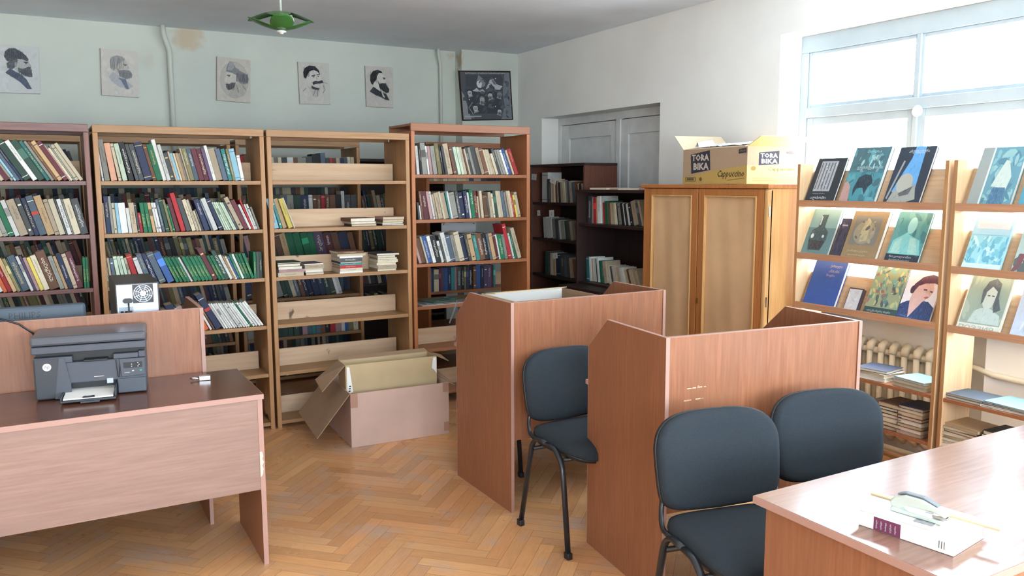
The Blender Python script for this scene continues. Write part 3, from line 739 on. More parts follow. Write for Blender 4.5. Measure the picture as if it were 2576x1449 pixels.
frow(261, 655, 582, 1.33, 'og3h14 cr5h18 nv13h22 gy8h22 cr9h18 lb9h18 wh21h18 wh10h15 be16h18 dg6h18 rd10h12 gr12h18g gr12h18g tn10h18 wh7h18 wh8h18 sb9h20t dk12h21 ol8h20 gr7h17 mr14h21 rd15h24 dg16h21 cr13h20t cr9h20 cr7h13t dg7h14 nv18h20 sb6h20 wh16h21 nv14h21 mt6h19*6 dg9h19 be16h22 mr17h20 wh9h17 rd6h20 wh6h17 wh7h17 gy7h15', [(0,2),(.25,6),(.45,13),(.62,17),(.8,24),(.9,24),(1,17)], 'second shelf of the '+B_)
frow(268, 641, 704, 1.015, 'ol8h17t cr5h17 sb9h17 mt9h18 mt8h18 mt8h18 cr7h17 rd14h19 wh12h17 sb14h19 nv12h19t sb18h20 bl19h20 gr9h17g*4 wh6h17 bk3h16 gr10h17g*5 mr15h22 gr9h17g gr9h17g dk13h20t wh9h17 tn4h16 cr6h16 bl6h16 gr7h17g wh7h17 gr9h17g*3', [(0,3),(.2,17),(.45,25),(.8,24),(1,18)], 'third shelf of the '+B_)
frow(640, 662, 700, 1.015, 'gr6h17g dg6h17 dk7h17', 0, 'upright run, third shelf of '+B_)
frow(285, 300, 830, .70, 'cr8h15', 10, 'fourth shelf of '+B_+' before computer')
frow(400, 666, 830, .70, 'wh8h14 be8h14 wh9h15 nv18h18 wh5h16 pk12h17 wh6h14*3 br4h20 og10h22 wh5h20 br5h20 nv16h25r wh5h19*11 gr5h20 wh6h19*3 wh6h20t', [(0,8),(.3,20),(.5,27),(1,34)], 'fourth shelf of the '+B_, ordfrom='right')
frow(691, 745, 580, 1.33, 'lb12h20t te7h20 tn11h20 ye12h20 cr4h21', [(0,14),(1,20)], 'second shelf of the '+C_)
sh2 = 'on the second shelf of the '+C_
stack(xr(914, 572), 5.38, 1.331, [('bk',1.6,18,20,-3,.6), ('be',1.5,18,20,0,.3), ('br',2.4,18,21,2,-.2)], 'left stack '+sh2)
stack(xr(989, 572), 5.39, 1.331, [('bk',1.0,16,18,-5,.4), ('cr',1.1,16,19,3,.2), ('br',1.8,16,19,0,.6), ('pk',1.9,16,19,-2,1.0)], 'right stack '+sh2)
stack(xr(731, 695), 5.375, 1.0155, [('be',2.7,17,20,2,.2,'s'), ('pk',1.8,17,20,-1,.9,'s'), ('gy',2.0,16,20,0,.0), ('br',1.8,15.5,20,4,-.8), ('dk',.8,16,20,1,-.6)], 'first stack on third shelf of the '+C_)
stack(xr(790, 690), 5.375, 1.0155, [('mr',1.8,12.5,18,-3,.5), ('wh',1.7,12.5,18,3,.2), ('gy',.8,12,18,0,-.3), ('be',2.6,13,18,-2,.3,'s'), ('pu',.6,13,18,2,-.2)], 'second stack on third shelf of the '+C_)
stack(xr(882, 690), 5.375, 1.0155, [('wh',1.2,16,18,-2,.3,'s'), ('cr',2.0,16,18,1,.4,'s'), ('rd',2.0,15.5,18,0,.2,'s'), ('te',1.3,16,18,-2,.1,'s'), ('nv',1.0,15.5,18,2,.3), ('dg',2.6,16,18,0,.2,'s'), ('wh',1.2,16.5,18,1,.5,'s'), ('cr',1.5,20,18,-3,.9), ('br',1.8,18.5,18,2,.3,'s')], 'tall stack on third shelf of the '+C_)
stack(xr(973, 686), 5.375, 1.0155, [('be',1.5,14,18,-1,.0), ('be',2.5,14,18,2,.2,'s'), ('cr',1.8,14.5,18,-2,-.3), ('cr',2.0,15,18,1,.6,'s'), ('gy',1.3,14.5,18,-3,.4), ('be',1.6,13.5,18,2,.0), ('dg',1.4,17,19,-1,1.0)], 'last stack on third shelf of the '+C_)
frow(1051, 1306, 440, 1.683, 'wh8h20 bk5h20 gy14h22 wh5h20 pk8h20 gy12h20 ol12h22 bk6h20 dg8h20 be15h22t br8h20 dg4h20 mt9h20 mt8h20 cr9h20 br4h19 cr4h19 dg8h20 gy8h20 dg14h21 be10h20t br12h20 cr5h19 cr8h19 be6h19 cr8h16 dg9h20 gy5h19 gy9h19 wh7h19 bl11h20t cr6h19 rd12h20', [(0,4),(.3,12),(1,22)], 'top shelf of the '+D_)
frow(1054, 1312, 549, 1.365, 'dg5h12 wh3h10 br6h20 mr15h20 pk8h20 wh6h20 be6h18 be13h19t cr6h20 be12h19 te4h19 wh5h20 gy17h19 dg9h20t nv13h19 nv11h20t wh6h19 gr11h21 mr10h20t cr4h16 br4h20 cr8h20 br12h17 dg5h16 be9h19 cr6h18 dk8h20 cr8h20 cr8h20 sb9h20 gy6h19 be5h20 cr8h20 rd6h18t ye6h17 cr9h19', [(0,6),(.2,13),(.6,6),(1,13)], 'second shelf of the '+D_)
frow(1056, 1280, 656, 1.05, 'pk6h16 br12h18 cr4h20 bl11h20t wh8h20t bk14h20t wh7h16 dg5h20 wh11h22t sb12h20 gy10h20t cr14h22 nv10h20 dg8h20t tn12h20 te10h19 br14h20t bk12h20t sb6h20 tn10h20 mr8h20 wh4h19 gr12h19t gy8h19', [(0,16),(1,11)], 'third shelf of the '+D_)
frow(1281, 1313, 648, 1.05, 'rd9h27 wh5h20 gr5h20 cr10h24t', [(0,13),(1,19)], 'end run, third shelf of '+D_)
# back row, seen through the open bookcases
def brow(x0, x1, y, z, toks, lean, name, vis2=.8, **k): return row((x0, y, z+.0005), x1-x0, toks, lean, name, vis=vis2, depth=.14, **k)
Cb = 'back row behind '+C_
brow(1.34, 2.265, 6.64, 1.64, 'rd10h20 br18h21 be5h20 sb15h21 gy18h20 cr10h19 gy9h19 cr8h19 dg14h19 wh14h19 br10h19 gy20h19 dg14h20 bk10h22 bk10h22 sb12h23 dg10h19 rd7h19 br8h19 be9h19 nv10h19 sb9h19 cr8h20 cr8h20', 3, 'top shelf of the '+Cb)
brow(1.335, 2.27, 6.64, 1.33, 'br10h20 dk20h20 dk14h20 sb14h20 dk14h20 sb14h20 gy13h20 dk14h20 nv15h20 wh8h20 br8h20 br9h20 rd8h20 br9h20 br12h20 bk12h20 wh7h23 dg12h20 dg12h20', 1, 'second shelf of the '+Cb)
brow(1.335, 2.27, 6.64, 1.015, 'nv8h20 pk8h20 mr5h20 wh8h20t sb14h20 dk12h20 br10h21 tn10h21 gr12h21 gr12h21 gr12h21 gr10h21 pu16h22t mr14h20 br12h20 nv16h20 br10h20', 13, 'third shelf of the '+Cb)
brow(1.335, 2.13, 6.64, .70, 'nv20h22 bl10h22 sb10h22t mr9h22t mr9h22t gy20h22 dk9h22 dk9h22 cr9h22 sb9h22t br9h22 nv9h22t nv9h22 nv14h22 nv12h22 dk12h22 dg10h22 wh6h22 wh8h22', 15, 'fourth shelf of the '+Cb)
brow(1.335, 2.26, 6.64, .38, 'gy10h20 gy10h20 gy10h20 wh12h20 cr12h20 dk10h20*4 bk6h20 pk9h20 sb9h20 te7h20 sb9h20 br9h20 bk10h20t rd10h20 pk12h20 wh7h20 bl7h20 ol10h20 cr10h20t', 2, 'fifth shelf of the '+Cb)
brow(1.335, 2.2, 6.64, .05, 'cr7h16 bk12h16 dg10h16 br12h16 bk10h16 wh8h16 sb8h16 dk20h16 dg20h16 mr20h16 dk20h16', 18, 'bottom shelf of the '+Cb)
RB = random.Random(3)
def rnd(n, dark=True):
    pal = ['dk','dg','nv','sb','br','gy','mr','ol','be','cr','bk','dg','dk','nv','br'] if dark else ['be','cr','gy','br','nv','dg','wh','gr','mr','tn']
    return ' '.join(f'{RB.choice(pal)}{RB.randint(8,16)}h{RB.randint(18,23)}{RB.choice(["","","t"])}' for _ in range(n))
for z, nm in ((1.64,'top'),(1.33,'second'),(1.015,'third'),(.70,'fourth'),(.38,'fifth'),(.05,'bottom')):
    brow(.315, 1.225, 6.64, z, rnd(34), 12 if z < 1.3 else 4, f'{nm} shelf of back row behind full oak bookcase')
    if z < 1.4:
        for a0, a1, nn in ((.315,1.225,B_),(-.3,.225,A_),(1.335,2.27,C_)): brow(a0, a1, 6.87, z, re.sub(r'h\d+', 'h26', rnd(30 if a0 > 0 else 18)), 2, f'rear side, {nm} shelf of back row behind {nn}', vis2=.05)  # rear rows added as a dark fill that hides the wall
    brow(-.3, .225, 6.64, z, rnd(20), 15, f'{nm} shelf of back row behind {A_}', ordfrom='right')
for z, nm in ((1.33,'second'),(1.015,'third'),(.70,'fourth'),(.38,'fifth')):
    brow(2.46, 2.9, 7.17, z, rnd(14), 10, f'{nm} shelf of the dark unit at the back wall')
Db = 'back row behind '+D_
brow(2.82, 3.5, 6.37, 1.64, 'be14h15 cr14h15 be12h15 tn12h15 cr16h15 cr20h15 be12h15 cr14h15 be12h15 tn12h15 be12h15 nv16h15 be18h15 gy12h15 dg10h15t dg10h15t bk12h15t bk12h15t bk12h15t bk10h15t bk10h15t', 0, 'top shelf of the '+Db)
brow(2.82, 3.5, 6.37, 1.33, 'be14h20 cr14h20 gy12h20 br12h20 cr16h20 rd10h20 be12h20 cr14h20 be12h20 tn12h20 be12h20 mr16h20 be18h20 gy12h20', 0, 'second shelf of the '+Db)
r_ = row((2.80, 6.36, .7005), .64, 'bl10h20 bk8h20 cr20h19 mr9h20 pu14h20 bl15h20 nv13h20 te15h20 pk9h20 dg18h20t bk12h20t ol9h20 nv10h20 bk17h20t br13h20 bl20h21 nv13h20 pu15h20 pu17h20 mr9h20 te9h20', 0, 'upright blue and purple run seen through the '+D_, vis=.9, depth=.14)
for r in r_: r['label_tag'] = 1
# black unit and brown unit on the right wall: row origin at the left (far) end, running towards the camera
def nrow(px0, px1, X, z, toks, lean, name, **k):
    a, b2 = atx(px0, 560, X).y, atx(px1, 560, X).y; return row((X, a, z+.0005), a-b2, toks, lean, name, facing='-x', depth=.16, **k)
nrow(1474, 1618, 3.87, 1.295, 'dk4h22 dg14h22t wh5h21 rd10h21 tn4h21 wh12h22 wh7h22 rd5h17 gr10h18 br6h17 cr7h17 be7h17 cr6h17 bk5h17 gy9h17 bk6h17 wh5h17 bk6h17 wh5h17 bk8h17 be15h19 dg7h18 be6h20', [(0,0),(.4,6),(1,20)], 'upper shelf of the black brown unit', vis=.8)
nrow(1474, 1617, 3.87, .815, 'dk4h19 te9h20 wh6h20 cr5h19 wh6h19 dg5h19 wh6h20 gr6h18 te8h18 be11h18 cr4h15 wh5h15 dg4h15 be5h15 wh6h15 cr5h15 be7h15 wh5h15 wh6h15 cr5h14 be7h14 br5h15 be6h15 cr6h15 tn7h15 be6h15', [(0,4),(1,26)], 'lower shelf of the black brown unit', vis=.8)
F1 = 'brown unit before the door'
nrow(1360, 1468, 3.99, 1.447, 'wh20h27 dg6h21 bk4h21 cr6h21 be6h20 br7h19 cr6h19 bk5h18 be7h18 cr6h18 gy7h19 sb7h19 be8h19 sb7h18 br8h18 cr5h17 bk5h17 be5h17', [(0,0),(1,12)], 'top shelf of the '+F1, vis=.8)
nrow(1366, 1466, 3.99, 1.118, 'wh10h19 wh16h18 gy12h18 dg8h18 wh8h17 gy9h17 dk7h17 dg9h17 be6h17 gy6h17 br10h16 dg10h16', [(0,6),(1,14)], 'second shelf of the '+F1, vis=.6)
nrow(1370, 1466, 3.99, .785, 'dk8h21 dg6h21 cr5h20 wh4h20 tn5h20 nv12h20 dg10h20 sb7h19 dg9h18 be8h18 br9h17 dg12h16', [(0,0),(1,14)], 'third shelf of the '+F1, vis=.6)
nrow(1366, 1455, 3.99, .45, 'sb20h20 dg12h16 br9h14 br9h14 dg20h13', 4, 'fourth shelf of the '+F1, vis=.3)
# stacks on the low shelves of the display racks
r1, r2 = 'rack by wardrobe', 'rack at photo edge'
def rstack(px, py, z, items, name, X=3.87):
    y = atx(px, py, X).y; stack(X, y, z, items, name, facing='-x')
rstack(2192, 910, .546, [('wh',2.2,17,17,4,0), ('wh',2.0,17,17,-3,0), ('nv',1.6,18,18,8,0)], 'first pile on upper low shelf of '+r1)
rstack(2288, 925, .546, [('cr',1.8,20,17,-6,0), ('gy',1.8,20,17,-4,.2), ('lb',1.2,19,17,-8,0)], 'second pile on upper low shelf of the '+r1)
rstack(2190, 1060, .296, [('wh',2.4,12,18,0,-1), ('bk',2.2,13,18,0,-1), ('wh',2.4,13,18,3,-1), ('bk',2.2,12,18,-2,-1), ('wh',2.2,12,18,0,-1)], 'far stack on the lowest shelf of the '+r1)
rstack(2232, 1070, .296, [('mr',2.0,15,18,3,0), ('br',2.0,15,18,-2,0), ('gy',2.6,15,18,1,0), ('br',1.8,15,18,3,0), ('bk',1.9,16,18,-3,0), ('bk',1.5,15,18,2,0), ('br',2.4,14,18,-2,.4)], 'middle stack on the lowest shelf of the '+r1)
rstack(2286, 1080, .296, [('pk',1.8,14,18,1,0), ('pk',2.0,14,18,-2,0), ('br',1.8,14,18,2,0), ('gy',2.4,14,18,-2,0), ('mr',1.6,14,18,1,0), ('br',2.4,14,18,3,0), ('cr',1.5,14,18,-1,.3), ('nv',1.6,14,18,2,.3)], 'near stack on the lowest shelf of the '+r1)
rstack(2410, 1130, .296, [('cr',1.6,17,18,4,0), ('wh',1.4,17,18,-5,0), ('gy',1.6,18,18,3,0), ('cr',1.4,17,18,-3,0), ('be',1.6,17,18,6,0), ('br',1.4,17,18,-4,0), ('be',1.4,17,18,3,0), ('tn',1.4,20,19,-6,0)], 'untidy brown paper stack on the '+r2)
rstack(2512, 1120, .296, [('cr',2.0,16,18,2,0), ('bk',2.2,16,18,-2,0), ('bk',2.4,16,18,2,0), ('bk',2.4,16,18,-1,0), ('bk',2.2,16,18,2,0), ('bk',2.0,17,18,-2,.3)], 'black bound stack on the '+r2)
rstack(2440, 945, .546, [('gy',1.2,24,18,-3,0), ('sb',1.2,24,18,-2,0)], 'flat grey pair on the '+r2)
rstack(2540, 990, .546, [('wh',1.0,26,20,4,0), ('dg',.9,25,20,0,0), ('lb',.8,25,20,-4,0)], 'pale blue album pile on the '+r2)

# ================================================================== flat art helper
def lerp(a, b, t): return a+(b-a)*t
def art(mb, TL, TR, BR, BL, nrm, items, step=.00025, mi=0):
    """items in unit coords (x right, y up) mapped onto the quad, each a little further out"""
    TL, TR, BR, BL, nrm = map(Vector, (TL, TR, BR, BL, nrm)); k = 1
    def P(x, y): return tuple(lerp(lerp(BL, BR, x), lerp(TL, TR, x), y)+nrm*(step*k))
    def poly(pts, col):
        mb.add([P(x, y) for x, y in pts], [tuple(range(len(pts)))], mi, lin(col))
    for it in items:
        q = it[0]
        if q == 'many':
            for _, x0, y0, x1, y1, wd, col in it[1]:
                dx, dy = x1-x0, y1-y0; L_ = math.hypot(dx, dy) or 1; nx, ny = -dy/L_*wd, dx/L_*wd; poly([(x0-nx,y0-ny),(x1-nx,y1-ny),(x1+nx,y1+ny),(x0+nx,y0+ny)], col); k += .004
            continue
        if q == 'r': _, x0, y0, x1, y1, col = it; poly([(x0,y0),(x1,y0),(x1,y1),(x0,y1)], col)
        elif q == 'e':
            _, cx, cy, rx, ry, col = it; poly([(cx+rx*math.cos(2*math.pi*i/20), cy+ry*math.sin(2*math.pi*i/20)) for i in range(20)], col)
        elif q == 'p': poly(it[1], it[2])
        elif q == 'l':
            _, x0, y0, x1, y1, wd, col = it; dx, dy = x1-x0, y1-y0; L_ = math.hypot(dx, dy) or 1; nx, ny = -dy/L_*wd, dx/L_*wd
            poly([(x0-nx,y0-ny),(x1-nx,y1-ny),(x1+nx,y1+ny),(x0+nx,y0+ny)], col)
        elif q == 't':
            _, s_, x, y, w_, h_, col = it[:7]; sh_, bo_ = (it[7:]+(0,0))[:2]; vs, fs, asp = text_tris(s_, 1, bo_); x1 = max(v[0] for v in vs)
            mb.add([P(x+v[0]/x1*w_+sh_*v[1], y+v[1]*h_+sh_*0) for v in vs], fs, mi, lin(col))
        elif q == 'x':
            _, n_, x0, y0, x1, y1, sz, cols, seed = it; rr_ = random.Random(seed)
            for _i in range(n_):
                x, y = rr_.uniform(x0, x1), rr_.uniform(y0, y1); a = rr_.uniform(0, 3.1); s1 = sz*rr_.uniform(.5, 1.3); s2 = s1*rr_.uniform(.25, .7)
                pts = [(x+math.cos(a)*s1*c_-math.sin(a)*s2*d_, y+math.sin(a)*s1*c_+math.cos(a)*s2*d_) for c_, d_ in ((-1,0),(-.5,-.8),(.4,-1),(1,0),(.5,.9),(-.4,.8))]
                poly([(min(x1, max(x0, a1)), min(y1, max(y0, b1))) for a1, b1 in pts], rr_.choice(cols)); k += .15
        k += 1
def quadslab(mb, TL, TR, BR, BL, nrm, t, mi=0, col=None):
    n = Vector(nrm)*t; F4 = [Vector(p) for p in (BL, BR, TR, TL)]
    mb.hexa([tuple(p-n) for p in F4]+[tuple(p) for p in F4], mi, col)
# ---- portraits on the back wall
G1, G2, G3, G4, PG_ = (70,76,84), (105,110,116), (140,143,146), (168,170,168), (196,196,190)
def hatch(x0, y0, x1, y1, n, col, seed, wd=.004):
    r_ = random.Random(seed); o = []
    for i in range(n):
        a = (i+.5)/n; x = lerp(x0, x1, a)+r_.uniform(-.01,.01); o.append(('l', x, y0+r_.uniform(-.02,.02), x+r_.uniform(-.03,.05), y1+r_.uniform(-.02,.02), wd, col))
    return o
PORT = [
 ([(-.255,2.694),(.023,2.693),(.018,2.331),(-.262,2.327)], (200,203,204), 'pencil portrait of a bearded man in a knitted cap, leftmost on the back wall',
  [('p',[(.18,.42),(.30,.52),(.45,.44),(.58,.38),(.68,.30),(.80,.10),(.68,.10),(.52,.24),(.34,.34)],(92,100,118)),
   ('p',[(.34,.70),(.36,.56),(.46,.44),(.62,.36),(.72,.42),(.80,.56),(.78,.62),(.74,.74),(.60,.76)],(176,178,178)),
   ('p',[(.22,.62),(.24,.52),(.36,.50),(.46,.58),(.50,.70),(.42,.74)],(98,102,108)),
   ('p',[(.48,.54),(.60,.52),(.74,.56),(.80,.55),(.82,.44),(.83,.36),(.74,.35),(.60,.40),(.50,.46)],(104,108,112)),
   ('p',[(.17,.76),(.20,.86),(.30,.93),(.44,.94),(.58,.88),(.70,.80),(.76,.72),(.72,.68),(.60,.72),(.46,.72),(.34,.66),(.24,.66)],(88,92,100)),
   ('l',.64,.66,.74,.655,.012,(80,84,90)),('e',.69,.635,.02,.012,(70,74,80)),('l',.70,.545,.80,.55,.012,(80,84,90)),('p',[(.78,.64),(.825,.57),(.77,.56)],(168,170,170)),('e',.44,.60,.03,.05,(150,152,152))]+hatch(.22,.74,.66,.88,9,(70,74,82),1)+hatch(.5,.38,.8,.5,10,(84,88,94),2)+hatch(.3,.34,.7,.44,9,(74,82,98),3)),
 ([(.462,2.718),(.742,2.711),(.730,2.336),(.451,2.342)], (204,200,194), 'faint pencil portrait of a white bearded man in profile, beside the bent grey pipe',
  [('p',[(.20,.40),(.32,.52),(.48,.46),(.66,.36),(.86,.24),(.74,.18),(.50,.20),(.34,.28)],(176,178,184)),
   ('p',[(.46,.40),(.54,.34),(.66,.17),(.74,.18),(.66,.38)],(112,122,140)),
   ('p',[(.36,.74),(.34,.60),(.42,.46),(.62,.42),(.74,.50),(.72,.66),(.70,.76),(.56,.82)],(190,186,180)),
   ('p',[(.24,.74),(.30,.84),(.44,.88),(.58,.86),(.66,.80),(.56,.76),(.48,.70),(.42,.62),(.34,.54),(.26,.60)],(160,160,160)),
   ('p',[(.42,.62),(.50,.56),(.62,.58),(.76,.58),(.84,.50),(.82,.42),(.66,.38),(.50,.44)],(140,142,146)),
   ('l',.60,.70,.70,.69,.010,(110,112,118)),('e',.65,.675,.02,.012,(96,98,104)),('p',[(.71,.70),(.77,.62),(.71,.60)],(178,174,168)),('e',.40,.64,.025,.04,(170,166,160))]+hatch(.26,.60,.6,.82,10,(128,130,134),4)+hatch(.46,.42,.8,.54,9,(120,122,128),5)),
 ([(1.367,2.719),(1.652,2.705),(1.636,2.332),(1.349,2.343)], (192,188,180), 'oval relief style portrait of a long haired man in a pointed cap, facing left',
  [('e',.52,.50,.42,.42,(168,164,156)),('e',.52,.50,.405,.405,(180,177,170)),
   ('p',[(.40,.24),(.34,.12),(.56,.09),(.78,.14),(.90,.28),(.86,.46),(.66,.52),(.56,.40)],(176,172,166)),
   ('p',[(.28,.66),(.26,.54),(.23,.46),(.29,.42),(.28,.32),(.36,.28),(.46,.30),(.56,.38),(.60,.52),(.54,.70),(.38,.72)],(196,192,186)),
   ('p',[(.28,.32),(.27,.40),(.36,.40),(.46,.44),(.56,.44),(.52,.34),(.44,.28),(.34,.26)],(104,104,106)),
   ('p',[(.27,.68),(.30,.80),(.38,.92),(.46,.92),(.54,.80),(.70,.72),(.88,.66),(.95,.56),(.92,.46),(.80,.42),(.68,.44),(.62,.54),(.58,.62),(.44,.66)],(132,134,138)),
   ('p',[(.32,.72),(.38,.92),(.46,.92),(.52,.80),(.44,.72)],(156,158,160)),
   ('l',.30,.595,.40,.60,.010,(84,86,90)),('e',.36,.575,.022,.012,(84,86,90)),('l',.28,.385,.36,.375,.008,(80,80,84)),('l',.58,.40,.64,.22,.008,(120,118,116)),('l',.76,.40,.86,.30,.008,(120,118,116))]+hatch(.56,.46,.92,.66,12,(96,98,104),6,.006)+hatch(.3,.28,.54,.4,8,(88,88,92),7)),
 ([(2.068,2.720),(2.360,2.729),(2.363,2.354),(2.076,2.345)], (196,194,188), 'ink portrait of a dark haired man with a moustache and a cigarette',
  [('p',[(.26,.44),(.40,.40),(.58,.36),(.72,.44),(.62,.20),(.50,.16),(.40,.24)],(184,182,178)),
   ('p',[(.22,.70),(.24,.60),(.34,.50),(.46,.46),(.58,.42),(.70,.50),(.72,.62),(.70,.76),(.60,.86),(.40,.86),(.26,.80)],(204,202,196)),
   ('p',[(.17,.64),(.16,.76),(.22,.86),(.36,.92),(.54,.91),(.66,.82),(.70,.70),(.62,.78),(.50,.82),(.36,.78),(.28,.68),(.24,.60)],(52,54,60)),
   ('p',[(.44,.52),(.52,.56),(.62,.55),(.76,.58),(.80,.52),(.70,.50),(.58,.49),(.46,.46)],(62,64,70)),
   ('l',.76,.53,.92,.505,.005,(120,116,110)),('l',.42,.67,.54,.70,.012,(50,52,58)),('l',.58,.70,.68,.71,.010,(50,52,58)),('e',.49,.655,.03,.012,(60,62,68)),('e',.63,.665,.025,.012,(60,62,68)),
   ('l',.57,.66,.60,.58,.006,(110,108,104)),('p',[(.40,.44),(.54,.40),(.66,.38),(.62,.34),(.50,.35),(.40,.38)],(70,72,78)),('l',.12,.30,.22,.38,.007,(110,110,114)),('l',.44,.20,.52,.34,.006,(90,92,96)),('l',.58,.18,.60,.34,.006,(90,92,96)),('l',.78,.46,.84,.36,.006,(120,120,124)),('l',.84,.36,.76,.26,.006,(120,120,124))]+hatch(.2,.66,.36,.88,7,(36,38,44),8)),
 ([(2.706,2.727),(2.990,2.730),(2.985,2.347),(2.711,2.347)], (192,188,182), 'ink portrait of a dark bearded man in profile, nearest to the room corner',
  [('p',[(.14,.38),(.28,.50),(.42,.44),(.60,.36),(.74,.34),(.86,.18),(.70,.20),(.52,.26),(.34,.30)],(66,68,76)),
   ('p',[(.26,.60),(.32,.50),(.46,.42),(.60,.38),(.74,.50),(.72,.66),(.66,.80),(.60,.88),(.44,.86)],(206,202,196)),
   ('p',[(.17,.66),(.18,.78),(.28,.88),(.44,.92),(.58,.89),(.62,.84),(.48,.84),(.42,.76),(.40,.68),(.32,.62),(.26,.54),(.20,.58)],(56,58,62)),
   ('p',[(.44,.66),(.50,.58),(.60,.60),(.74,.60),(.78,.52),(.86,.46),(.84,.38),(.74,.36),(.60,.42),(.50,.48)],(62,64,68)),
   ('l',.62,.73,.72,.72,.012,(50,52,58)),('e',.67,.70,.022,.012,(60,62,68)),('p',[(.73,.72),(.78,.64),(.72,.62)],(196,192,186)),('e',.42,.64,.025,.04,(186,182,176)),('p',[(.54,.40),(.62,.36),(.70,.24),(.62,.26)],(200,196,190))]+hatch(.2,.62,.4,.86,8,(36,38,42),9)+hatch(.5,.42,.82,.56,9,(40,42,46),10)+hatch(.3,.3,.7,.42,9,(44,46,54),11)),
]
def inside(x, y, pts):
    c = False; j = len(pts)-1
    for i in range(len(pts)):
        (xi, yi), (xj, yj) = pts[i], pts[j]
        if (yi > y) != (yj > y) and x < (xj-xi)*(y-yi)/(yj-yi)+xi: c = not c
        j = i
    return c
def sketch(items, seed, n=1500, wd=.0022):
    r_ = random.Random(seed); out = []
    for it in items:
        out.append(it)
        if it[0] != 'p': continue
        pts, col = it[1], it[2]; xs = [p[0] for p in pts]; ys = [p[1] for p in pts]; a = abs(sum(pts[i][0]*pts[(i+1)%len(pts)][1]-pts[(i+1)%len(pts)][0]*pts[i][1] for i in range(len(pts))))/2
        ang = r_.uniform(.6, 2.4); dark = sum(col) < 400; grp = []
        for _ in range(int(a*n*(1.6 if dark else .7))):
            x, y = r_.uniform(min(xs), max(xs)), r_.uniform(min(ys), max(ys))
            if not inside(x, y, pts): continue
            t_ = ang+r_.uniform(-.5, .5)+(x-.5)*1.5; L_ = r_.uniform(.012, .04); k = r_.choice([-34, -22, 18, 30]) if dark else r_.choice([-30, -16, 8])
            grp.append(('l', x-math.cos(t_)*L_, y-math.sin(t_)*L_, x+math.cos(t_)*L_, y+math.sin(t_)*L_, wd*r_.uniform(.5, 1.3), tuple(max(10, min(235, c+k)) for c in col)))
        out.append(('many', grp))
    return out
for q, paper, lab, items in PORT:
    items = sketch(items, lab)
    P = [(x, 7.585, z) for x, z in q]; mb = MB(); quadslab(mb, *P, (0,-1,0), .012, 0, lin(paper))
    o = mb.build('wall_portrait', M_INK); tag(o, lab, 'picture', 'portraits on the back wall')
    d = MB(); art(d, *P, (0,-1,0), [('r',0,0,.012,1,(110,106,100)),('r',0,0,1,.008,(140,136,130)),('x',26,.03,.03,.97,.97,.09,[tuple(c*.97 for c in paper), tuple(min(255,c*1.03) for c in paper)],len(lab))]+items, .00022)
    d.build('drawing', M_INK, o)
# framed group poster on the pillar
q = [(3.618,2.723),(4.204,2.756),(4.235,2.267),(3.656,2.239)]; P = [Vector((x, 7.4345, z)) for x, z in q]
mb = MB(); c_ = sum(P, Vector())/4
def inset(P, k): return [c_+(p-c_)*k for p in P]
quadslab(mb, *P, (0,-1,0), .015, 0, lin((52,36,30)))
o = mb.build('framed_poster', M_INK); tag(o, 'dark framed poster with many small portrait heads and a mountain, on the corner pillar', 'picture')
def head(x, y, s, beard=True, flip=1, skin=(190,192,194), hair=(60,62,66)):
    f = flip
    return [('p',[(x-s*.5*f,y-s*1.5),(x+s*.9*f,y-s*1.0),(x+s*.5*f,y-s*.3),(x-s*.3*f,y-s*.5)],(150,152,156)),('e',x,y,s*.62,s*.95,skin),('p',[(x-s*.7,y+s*.2),(x-s*.55,y+s*.95),(x,y+s*1.2),(x+s*.6,y+s*.9),(x+s*.7,y+s*.2),(x+s*.4,y+s*.6),(x-s*.3,y+s*.65)],hair)]+([('p',[(x-s*.5,y-s*.2),(x+s*.4,y-s*.2),(x+s*.35,y-s*.9),(x-s*.3,y-s*1.1)],(96,98,100))] if beard else [('l',x-s*.35,y-s*.3,x+s*.3,y-s*.3,s*.1,(50,50,54))])+[('l',x-s*.35,y+s*.15,x-s*.1,y+s*.15,s*.07,(50,50,54)),('l',x+s*.1,y+s*.15,x+s*.35,y+s*.15,s*.07,(50,50,54))]
items = [('r',0,0,1,1,(84,88,96)),('p',[(0,.0),(.16,.0),(.05,.5),(.0,.6)],(140,144,150)),('p',[(.78,0),(1,0),(1,.98),(.9,.98),(.84,.6),(.86,.3)],(116,122,130)),('r',.10,.12,.80,.62,(66,70,78)),('r',.1,.62,.84,.93,(74,78,86)),
  ('p',[(.22,.60),(.30,.66),(.38,.62),(.50,.66),(.60,.86),(.64,.88),(.72,.74),(.84,.70),(.78,.62),(.56,.64),(.44,.56)],(178,182,188)),('p',[(.62,.82),(.66,.84),(.72,.72),(.66,.74)],(110,114,120)),
  ('p',[(.32,.80),(.36,.94),(.42,.88),(.50,.80),(.48,.70),(.42,.68),(.36,.72)],(130,134,140)),('p',[(.32,.80),(.31,.74),(.34,.67),(.40,.66),(.42,.76),(.38,.82)],(206,208,210)),
  ('t','ქართული პოეზიის მამამთავრები',.10,.955,.80,.03,(214,216,216)),('x',60,.02,.02,.98,.9,.06,[(80,84,92),(92,96,104),(72,76,84)],5)]
items += head(.16,.56,.07,False)+head(.40,.40,.075,True,-1,(180,182,184),(130,132,136))+head(.57,.50,.07)+head(.76,.52,.07,True,-1,(140,142,146),(96,98,104))+head(.25,.24,.075,False)+head(.74,.16,.065,True,-1)
items += [('e',.70,.86,.010,.012,(220,222,222)),('e',.66,.27,.010,.012,(220,222,222)),('e',.14,.42,.010,.012,(220,222,222)),('r',.03,.055,.36,.075,(170,174,178)),('r',.03,.03,.22,.042,(150,154,160)),('l',.2,.1,.12,.25,.006,(150,154,158)),('l',.12,.25,.2,.36,.006,(150,154,158))]
